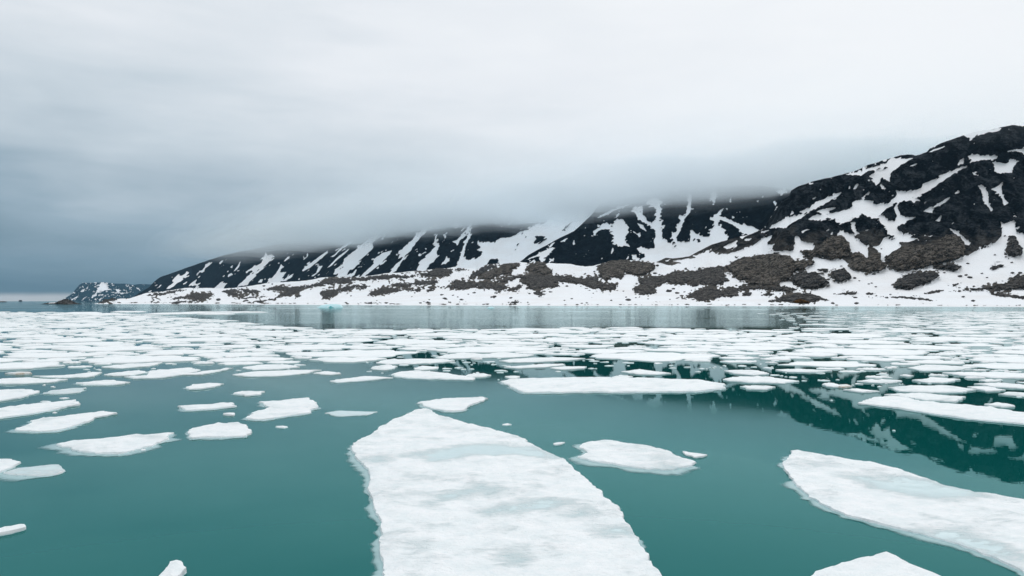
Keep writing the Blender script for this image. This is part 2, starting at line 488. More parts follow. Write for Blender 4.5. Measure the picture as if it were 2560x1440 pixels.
SNOW1 = [
    (1, [(1060, 590), (1010, 560), (1080, 520), (1180, 490), (1220, 450), (1180, 420), (1260, 385), (1330, 400), (1470, 375), (1400, 410), (1320, 450), (1280, 490), (1200, 530), (1130, 580), (1100, 640), (1075, 660)]),
    (1, [(760, 545), (850, 530), (930, 520), (960, 500), (1060, 470), (1160, 440), (1240, 420), (1200, 455), (1100, 485), (1000, 510), (930, 550), (850, 548)]),
    (1, [(1170, 590), (1180, 550), (1225, 540), (1210, 570), (1228, 625)]),
    (1, [(1115, 650), (1135, 640), (1150, 670), (1190, 680), (1150, 695)]),
    (1, [(1405, 475), (1440, 450), (1505, 430), (1460, 455)]),
    (1, [(1590, 330), (1640, 300), (1700, 280), (1800, 248), (1740, 280), (1660, 310)]),
    (1, [(1960, 155), (2020, 130), (2120, 105), (2230, 95), (2340, 80), (2320, 105), (2200, 125), (2080, 145), (2020, 180)]),
    (1, [(1895, 445), (1925, 400), (1960, 380), (1965, 420), (1940, 440)]),
    (1, [(2000, 440), (2040, 400), (2025, 355), (2100, 355), (2180, 360), (2300, 360), (2280, 390), (2200, 395), (2100, 400), (2040, 420)]),
    (1, [(1280, 700), (1340, 725), (1430, 720), (1530, 680), (1550, 640), (1620, 610), (1690, 590), (1800, 530), (1880, 495), (1990, 450), (1990, 470), (1900, 510), (1830, 555), (1740, 615), (1660, 670), (1580, 725), (1500, 750), (1440, 770), (1520, 800), (1570, 805), (1480, 810), (1460, 830), (1430, 800), (1340, 800), (1250, 835), (1190, 880), (1120, 950), (1060, 980), (990, 960), (940, 930), (870, 990), (820, 990), (780, 960), (720, 970), (600, 975), (500, 1000), (390, 995), (450, 960), (600, 940), (700, 920), (780, 900), (850, 880), (840, 820), (930, 800), (1040, 810), (1060, 840), (1180, 835), (1230, 800), (1290, 770)]),
    (1, [(930, 780), (985, 735), (960, 790)]),
    (1, [(2235, 420), (2300, 425), (2400, 440), (2430, 400), (2415, 380), (2460, 400), (2520, 405), (2460, 450), (2440, 520), (2340, 530), (2260, 515), (2270, 460)]),
    (1, [(2370, 325), (2430, 300), (2560, 285), (2620, 300), (2600, 330), (2480, 310)]),
    (1, [(2035, 515), (2065, 520), (2095, 555), (2060, 550)]),
    (1, [(2090, 655), (2140, 650), (2180, 700), (2200, 760), (2210, 840), (2255, 900), (2230, 920), (2190, 850), (2160, 780), (2130, 690)]),
    (1, [(2220, 695), (2300, 665), (2350, 610), (2330, 680), (2350, 770), (2400, 830), (2360, 860), (2330, 760), (2290, 710)]),
    (1, [(1640, 880), (1680, 845), (1760, 800), (1830, 765), (1790, 810), (1720, 850)]),
    (1, [(1545, 910), (1600, 895), (1670, 885), (1620, 925)]),
    (1, [(1860, 740), (1900, 700), (1920, 725)]), (1, [(435, 795), (490, 760), (470, 790)]),
    (1, [(1685, 1010), (1700, 980), (1735, 940), (1720, 1015)]),
    (1, [(290, 920), (400, 890), (490, 820), (600, 775), (745, 712), (700, 760), (600, 815), (540, 850), (440, 900), (370, 930)]),
    (1, [(70, 1040), (200, 990), (380, 940), (330, 985), (220, 1010), (150, 1040)]),
    (1, [(215, 950), (240, 905), (260, 930), (230, 950)]),
    (1, [(470, 920), (560, 890), (685, 870), (640, 900), (560, 925)]),
    (1, [(805, 690), (815, 650), (828, 690)]), (1, [(850, 690), (890, 630), (905, 640), (870, 690)]), (1, [(400, 642), (500, 610), (430, 645)]),
    (1, [(670, 990), (740, 985), (830, 1010), (760, 1025), (680, 1020)]),
    (1, [(1110, 985), (1160, 960), (1200, 1010), (1260, 1020), (1290, 960), (1260, 880), (1280, 850), (1310, 920), (1330, 970), (1400, 970), (1330, 1010), (1280, 1045), (1150, 1045)]),
    (2, [(1110, 50), (1150, 50), (1210, 100), (1270, 100), (1300, 60), (1330, 70), (1500, 45), (1380, 90), (1280, 150), (1340, 220), (1420, 260), (1510, 260), (1400, 300), (1300, 300), (1340, 345), (1240, 400), (1190, 440), (1170, 480), (1190, 530), (1140, 500), (1110, 450), (1110, 380), (1040, 350), (1110, 340), (1160, 260), (1300, 240), (1200, 220), (1190, 160)]),
    (2, [(830, 110), (860, 100), (880, 190), (920, 220), (870, 215), (840, 170)]),
    (2, [(700, 225), (720, 180), (800, 220), (860, 230), (880, 280), (950, 320), (1000, 370), (1000, 460), (970, 460), (920, 410), (830, 410), (800, 340), (740, 260)]),
    (2, [(960, 182), (1005, 170), (1000, 192)]),
    (2, [(400, 75), (500, 35), (640, 20), (800, 0), (820, 40), (880, 60), (840, 75), (700, 60), (560, 55)]),
    (2, [(5, 165), (130, 100), (250, 50), (380, 10), (300, 70), (200, 110), (110, 140)]),
    (2, [(670, 75), (720, 70), (820, 90), (760, 105), (690, 100)]),
    (2, [(330, 190), (440, 165), (380, 190), (345, 210)]),
    (2, [(270, 240), (310, 250), (330, 290), (400, 310), (470, 340), (420, 380), (340, 370), (310, 400), (380, 460), (300, 490), (240, 460), (150, 425), (60, 415), (250, 400), (270, 330)]),
    (2, [(0, 260), (45, 230), (20, 280), (0, 300)]), (2, [(0, 350), (80, 310), (0, 370)]),
    (2, [(490, 435), (580, 440), (560, 470), (680, 460), (740, 480), (780, 510), (820, 520), (760, 530), (700, 520), (600, 480)]),
    (2, [(1810, 155), (1870, 185), (1940, 230), (1990, 290), (2030, 310), (2010, 335), (1940, 310), (1900, 240), (1850, 200)]),
    (2, [(1590, 245), (1690, 215), (1620, 245)]),
    (3, [(1680, 720), (1850, 640), (1820, 700), (1760, 740)]), (3, [(1920, 640), (2010, 610), (1990, 640), (1940, 650)]),
    (3, [(1860, 600), (1990, 575), (1900, 612)]),
    (3, [(2200, 505), (2380, 400), (2480, 380), (2560, 350), (2560, 385), (2400, 490), (2300, 500)]),
    (3, [(1390, 800), (1530, 770), (1500, 785)]), (3, [(1010, 875), (1090, 857), (1050, 885)]),
    (3, [(2100, 545), (2250, 515), (2180, 545)]),
]
for i, (c, p) in enumerate(SNOW1):
    paint(rock, P(c, p), 0, 1.8, 12, 3, i)
# rock islands inside the snow
for i, (c, p) in enumerate([(1, [(1060, 835), (1200, 800), (1280, 790), (1180, 845), (1090, 850)]), (2, [(1160, 240), (1220, 230), (1290, 245), (1270, 285), (1220, 280)]), (2, [(840, 60), (860, 40), (890, 62), (870, 80)]), (1, [(980, 890), (1020, 880), (1000, 905)])]):
    paint(rock, P(c, p), 1, 1.5, 10, 3, i)
# stones scattered in the snow round the outcrops, and snow caught in the crags
near_snow = None

mid = np.ones((MH, MW))        # middle peak: 1 = rock to begin with
CIRQ = [(690, 870), (800, 860), (800, 810), (740, 765), (680, 740), (740, 720), (830, 745), (905, 730), (890, 640), (915, 600), (905, 530), (850, 480), (760, 430), (690, 370), (720, 350), (800, 380), (850, 440), (868, 445), (868, 240), (800, 230), (820, 180), (965, 180), (960, 350), (945, 430), (1000, 410), (955, 500), (985, 550), (985, 650), (1010, 615), (1040, 670), (1090, 680), (1130, 650), (1100, 620), (1090, 520), (1110, 560), (1150, 550), (1160, 460), (1200, 420), (1170, 390), (1180, 350), (1250, 370), (1280, 230), (1295, 120), (1320, 120), (1310, 320), (1250, 380), (1220, 440), (1190, 540), (1130, 640), (1180, 670), (1300, 670), (1310, 620), (1305, 530), (1400, 580), (1480, 615), (1530, 625), (1540, 530), (1590, 470), (1590, 430), (1520, 400), (1590, 370), (1640, 300), (1700, 270), (1660, 320), (1630, 370), (1730, 400), (1820, 440), (1900, 470), (1920, 440), (1960, 480), (2010, 480), (2090, 530), (2000, 575), (1900, 560), (1880, 520), (1780, 460), (1640, 400), (1620, 470), (1690, 520), (1700, 580), (1750, 600), (1700, 680), (1470, 730), (1380, 780), (1300, 900), (1100, 950), (700, 950)]
SNOW2 = [(3, CIRQ),
         (3, [(190, 540), (280, 490), (360, 430), (350, 490), (430, 490), (470, 400), (560, 430), (560, 480), (610, 550), (560, 600), (550, 660), (600, 690), (620, 720), (520, 700), (440, 680), (420, 650), (440, 590), (380, 560), (430, 540), (380, 520), (330, 510), (260, 530), (220, 580), (180, 610), (210, 580)]),
         (3, [(150, 430), (210, 400), (300, 350), (420, 290), (560, 240), (640, 220), (560, 260), (440, 300), (320, 370), (240, 390)]),
         (3, [(620, 310), (680, 260), (760, 250), (760, 330), (700, 340)]), (3, [(640, 530), (700, 570), (740, 540), (730, 600), (660, 560)]),
         (3, [(690, 440), (760, 470), (810, 540), (760, 520)]), (3, [(395, 810), (418, 720), (428, 760)]), (3, [(580, 865), (600, 800), (612, 830)]), (3, [(640, 820), (690, 800), (690, 850), (650, 865)]),
         (3, [(1545, 100), (1610, 100), (1590, 215), (1560, 210)]), (3, [(1750, 200), (1780, 110), (1772, 215)]), (3, [(2060, 190), (2090, 180), (2085, 220)]), (3, [(2250, 200), (2295, 215), (2280, 250)]), (3, [(2280, 80), (2400, 70), (2420, 100), (2320, 110)]),
         (3, [(450, 390), (480, 330), (510, 330), (470, 380)]), (3, [(2120, 140), (2150, 130), (2130, 160)]), (3, [(1920, 370), (1970, 372), (1940, 380)]),
         (3, [(1780, 365), (1820, 380), (1790, 400)]), (3, [(980, 480), (1020, 470), (1000, 515)]),
         (5, [(1670, 670), (1850, 590), (1930, 550), (2040, 500), (2120, 480), (2040, 550), (2000, 600), (1940, 620), (2000, 650), (1930, 660), (1910, 620), (1950, 570), (1820, 620), (1720, 650)]),
         (5, [(1800, 680), (1830, 640), (1860, 630), (1840, 670)]), (5, [(2030, 660), (2090, 610), (2090, 660)]), (5, [(2020, 490), (2060, 440), (2120, 410), (2060, 470)]), (5, [(2160, 420), (2230, 380), (2270, 365), (2220, 410)]), (5, [(2322, 440), (2340, 380), (2352, 450)])]
for i, (c, p) in enumerate(SNOW2):
    paint(mid, P(c, p), 0, 1.4, 10, 3, i + 60)
for i, (c, p) in enumerate([(3, [(1105, 660), (1130, 660), (1180, 740), (1100, 730)]), (3, [(1330, 620), (1480, 630), (1460, 660), (1400, 680), (1340, 650)]), (3, [(870, 250), (905, 240), (925, 290), (910, 440), (870, 430)]), (3, [(775, 395), (820, 390), (845, 440)]), (3, [(690, 290), (740, 300), (750, 330)]), (3, [(1505, 640), (1520, 690), (1470, 690)])]):
    paint(mid, P(c, p), 1, 1.4, 10, 3, i + 90)
mid_snow = 1 - mid

rng3 = np.ones((MH, MW))       # receding range
SNOW3 = [(7, q) for q in [
    [(160, 495), (220, 480), (265, 455), (215, 510), (160, 545), (150, 590), (120, 600), (80, 580), (130, 570), (160, 520)],
    [(330, 480), (350, 455), (390, 450), (350, 500)], [(500, 590), (560, 520), (600, 440), (580, 530), (540, 570)], [(440, 650), (480, 615), (515, 620)], [(270, 790), (340, 730), (400, 685), (370, 730), (440, 725), (370, 790)], [(0, 720), (60, 680), (20, 760), (0, 765)], [(75, 760), (85, 725), (50, 750)],
    [(650, 590), (740, 540), (860, 480), (870, 440), (910, 340), (930, 400), (990, 370), (980, 430), (900, 510), (820, 560), (770, 600), (730, 570), (640, 600)], [(550, 770), (640, 690), (700, 640), (770, 600), (790, 640), (720, 700), (680, 750)], [(1000, 400), (1150, 300), (1080, 350)],
    [(815, 720), (840, 680), (875, 680), (860, 720)], [(915, 720), (1000, 650), (1060, 570), (1100, 490), (1120, 530), (1070, 600), (1160, 590), (1110, 660), (1070, 710)], [(1120, 470), (1180, 400), (1200, 420)], [(1100, 700), (1180, 650), (1260, 600), (1230, 650), (1150, 700)],
    [(1355, 580), (1400, 530), (1500, 450), (1570, 400), (1640, 350), (1680, 320), (1640, 380), (1560, 450), (1460, 530), (1380, 580)], [(1360, 440), (1410, 400), (1420, 340), (1430, 390), (1380, 440)], [(1460, 650), (1530, 600), (1560, 520), (1610, 510), (1570, 580), (1500, 640)], [(1530, 640), (1620, 580), (1560, 630)], [(1650, 550), (1760, 440), (1840, 370), (1950, 290), (1900, 350), (1800, 430), (1720, 510)], [(1620, 630), (1700, 570), (1650, 620)],
    [(1735, 620), (1790, 540), (1880, 470), (1920, 390), (1990, 340), (2080, 270), (2140, 210), (2230, 150), (2280, 80), (2330, 100), (2280, 160), (2220, 230), (2220, 310), (2150, 370), (2060, 450), (1990, 520), (1930, 570), (1880, 620), (1975, 655), (1780, 640), (1850, 570), (1900, 510), (1960, 430), (1900, 480), (1830, 540), (1770, 620)],
    [(1690, 410), (1760, 370), (1830, 290), (1900, 240), (2000, 180), (1960, 235), (1840, 310), (1750, 400)], [(1930, 640), (2030, 560), (2100, 480), (2170, 370), (2130, 440), (2040, 540), (1990, 640)],
    [(2060, 655), (2160, 560), (2250, 480), (2240, 430), (2340, 360), (2460, 320), (2380, 430), (2280, 520), (2180, 600), (2110, 655)], [(2400, 280), (2500, 190), (2440, 250)], [(2320, 200), (2400, 80), (2350, 180)], [(2420, 610), (2500, 530), (2560, 480), (2560, 510), (2470, 600)],
    [(1300, 690), (1330, 655), (1325, 690)], [(430, 590), (445, 570), (455, 585)], [(480, 540), (500, 530), (500, 545)], [(620, 575), (640, 570), (635, 580)]]]
SNOW3 += [(8, q) for q in [[(2040, 400), (2130, 330), (2150, 270), (2200, 220), (2210, 250), (2340, 200), (2280, 250), (2200, 310), (2140, 370), (2090, 405)], [(1930, 400), (1990, 340), (1980, 370)], [(2350, 360), (2420, 280), (2400, 330), (2440, 360)], [(1800, 450), (1880, 410), (1850, 440)], [(2240, 350), (2300, 310), (2270, 345)], [(2430, 270), (2480, 230), (2450, 270)]]]
SNOW3 += [(5, q) for q in [
    [(60, 805), (180, 680), (240, 590), (190, 610), (180, 560), (240, 490), (330, 410), (400, 330), (380, 305), (440, 300), (520, 230), (640, 190), (720, 195), (660, 240), (560, 260), (480, 320), (420, 400), (350, 460), (330, 530), (260, 570), (250, 610), (190, 700), (100, 800)],
    [(400, 770), (440, 690), (420, 680), (450, 650), (520, 600), (590, 570), (600, 500), (650, 460), (620, 390), (640, 330), (665, 320), (635, 390), (665, 450), (690, 460), (640, 530), (660, 590), (600, 650), (540, 710), (510, 770)],
    [(715, 310), (765, 345), (740, 400), (705, 430), (750, 370)], [(500, 490), (535, 490), (520, 520)], [(420, 580), (470, 570), (440, 590)], [(750, 650), (770, 580), (790, 640), (760, 690), (710, 690)],
    [(830, 415), (900, 390), (970, 310), (1040, 230), (1080, 170), (1130, 100), (1070, 225), (995, 310), (940, 380), (900, 470), (885, 430)], [(925, 640), (955, 540), (995, 430), (1028, 340), (1078, 250), (1045, 370), (1005, 470), (985, 570), (965, 620)],
    [(830, 735), (910, 710), (930, 640), (940, 600), (970, 560), (980, 620), (1060, 650), (1140, 620), (1230, 560), (1240, 540), (1180, 530), (1130, 510), (1190, 490), (1170, 440), (1290, 430), (1370, 430), (1380, 400), (1450, 370), (1500, 370), (1590, 350), (1680, 290), (1770, 270), (1840, 220), (1960, 200), (2100, 100), (2300, -40), (2700, -40), (2700, 200), (2440, 330), (1960, 600), (1640, 740), (1540, 700), (1420, 690), (1400, 620), (1280, 630), (1250, 720), (1130, 790), (830, 790)],
    [(1152, 430), (1160, 365), (1172, 425)], [(880, 260), (820, 190), (950, 180)], [(0, 530), (40, 500), (30, 520)], [(0, 600), (100, 520), (20, 620), (0, 640)], [(40, 470), (135, 385), (60, 450)], [(200, 410), (300, 330), (220, 400)], [(600, 340), (660, 300), (625, 340)]]]
for i, (c, p) in enumerate(SNOW3):
    paint(rng3, P(c, p), 0, 1.1, 9, 2.5, i + 120)
for i, (c, p) in enumerate([(5, [(1260, 640), (1380, 620), (1430, 690), (1300, 700)]), (5, [(1850, 340), (2000, 350), (2010, 390), (1870, 460), (1830, 430), (1880, 380)]), (5, [(1320, 490), (1390, 475), (1390, 520), (1330, 520)]), (5, [(2180, 290), (2290, 150), (2330, 160), (2210, 310)]), (5, [(1580, 570), (1640, 440), (1700, 300), (1722, 300), (1660, 460), (1602, 560)]), (5, [(1640, 520), (1700, 420), (1770, 300), (1780, 305), (1710, 440)]), (5, [(1540, 670), (1600, 630), (1670, 620), (1640, 660)]), (7, [(1990, 410), (2030, 370), (2045, 400), (2010, 430)]), (7, [(2150, 240), (2200, 180), (2190, 210), (2140, 290)])]):
    paint(rng3, P(c, p), 1, 1.2, 9, 2.5, i + 200)
range_snow = 1 - rng3

headl = np.ones((MH, MW))
for i, p in enumerate([[(1190, 425), (1280, 330), (1330, 330), (1310, 390), (1380, 410), (1280, 430)], [(990, 440), (1010, 410), (1050, 400), (1030, 440)], [(1060, 400), (1090, 365), (1080, 410)], [(1150, 360), (1190, 330), (1170, 365)], [(870, 540), (960, 490), (980, 470), (940, 520)], [(800, 545), (850, 525), (830, 545)], [(1120, 520), (1140, 475), (1150, 515)], [(1000, 550), (1050, 500), (1030, 540)], [(1200, 545), (1290, 490), (1270, 520)], [(1380, 520), (1450, 490), (1420, 510)], [(1420, 400), (1500, 425), (1430, 430)], [(1540, 360), (1620, 380), (1590, 400)], [(1330, 440), (1600, 455), (1500, 462)], [(1110, 437), (1260, 440), (1220, 452)], [(1640, 370), (1720, 400), (1700, 410)], [(1470, 540), (1560, 520), (1520, 540)], [(1210, 490), (1230, 455), (1225, 490)]]):
    paint(headl, P(8, p), 0, 0.7, 6, 2, i + 240)
head_snow = 1 - headl


# ------------------------------------------------------------------ land: the slopes themselves
def relief(px, py, D, v, s, amp, wav):
    """towards or away from the viewer: strong on rock, gentle under snow"""
    xm = (px - 1280) / FPX * D
    zm = (HOR - py) / FPX * D
    a = fbm(xm / wav, zm / (wav * 0.8) + 4.0, 6, 0.55, True) - 0.35
    b = fbm(xm / (wav * 4), zm / (wav * 4) + 9.0, 3)
    fade = np.clip(v * 12, 0, 1) * np.clip((1 - v) * 18 + 0.15, 0, 1)
    return (a * amp * (1.0 - 0.86 * s) + b * amp * 1.6 + (1 - s) * amp * 0.35) * fade


def slope(name, x0, x1, step, base_y, crest_y, Db, Dc, rows, gexp, snow, mat, amp, wav, rough_crest=1.2, snow_noise=0.0, brown=None, back=350, shore=False):
    px1 = np.arange(x0, x1 + step, step)
    nC = len(px1)
    yb = base_y(px1)
    yc = crest_y(px1) + fbm(px1 / 22.0 + 3, px1 * 0 + x0 * 0.1, 5, 0.55) * rough_crest * 2
    yc = np.minimum(yc, yb - 0.25)
    v = np.linspace(0, 1, rows)[:, None]
    px = np.broadcast_to(px1, (rows, nC))
    py = yb + (yc - yb) * v
    ge = gexp(px1) if callable(gexp) else gexp
    d0 = Db(px1)
    d1 = Dc(px1)
    D = d0 + (d1 - d0) * np.power(v, ge)
    s = sample(snow, px, py)
    Dr = D - relief(px, py, D, v, s, amp, wav)
    xm = (px - 1280) / FPX * D
    zm = (HOR - py) / FPX * D
    co = to_world(px, py, Dr)
    sn = s + fbm(xm / (wav * 0.5) + 40, zm / (wav * 0.35), 5, 0.6) * snow_noise
    br = np.zeros_like(sn) if brown is None else brown(px, py, co[..., 2])
    lo = co[0].copy()
    if shore:
        lo[:, 1] -= 8
        lo[:, 2] = -1.5
        co[0, :, 2] = 0.06
    else:
        lo[:, 2] = -20
    bk = []
    top = co[-1]
    for t_ in (0.06, 0.2, 0.45, 1.0):
        q = top.copy()
        q *= 1 + (back * t_ / top[:, 1])[:, None]
        q[:, 2] = top[:, 2] * (1 - t_ ** 1.3) - 3 * t_
        bk.append(q)
    co = np.concatenate([lo[None], co, np.stack(bk)], 0)
    sn = np.concatenate([sn[:1], sn, np.repeat(sn[-1:], 4, 0)], 0)
    br = np.concatenate([br[:1], br, np.repeat(br[-1:], 4, 0)], 0)
    o = mesh_np(name, co.reshape(-1, 3), grid_faces(co.shape[0], nC), mat, True, {'snow': sn, 'brown': br})
    tag(o, kind='structure')
    return o


shoreD = lambda x: CAMH * FPX / (shore_y(x) - HOR)
crestD = lin([(100, 1740), (225, 1760), (300, 2000), (400, 2700), (520, 3000), (800, 2650), (1000, 2250), (1300, 1850), (1640, 1620), (1735, 1600), (1965, 1480), (2300, 1450), (2560, 1420), (2800, 1400)])
gex = lin([(100, 0.8), (1640, 0.75), (1960, 0.52), (2800, 0.5)])


def near_depth(px, py):
    yb = shore_y(px)
    v = np.clip((yb - py) / np.maximum(yb - c1(px), 0.25), 0, 1)
    D = shoreD(px) + (crestD(px) - shoreD(px)) * np.power(v, gex(px))
    return D - relief(px, py, D, v, sample(near_field, px, py), 15.0, 38.0)


def brown_near(px, py, z):
    n = fbm(px / 40.0, py / 30.0, 4)
    return np.clip((py - 575) / 85.0 + n * 1.0, 0, 1)


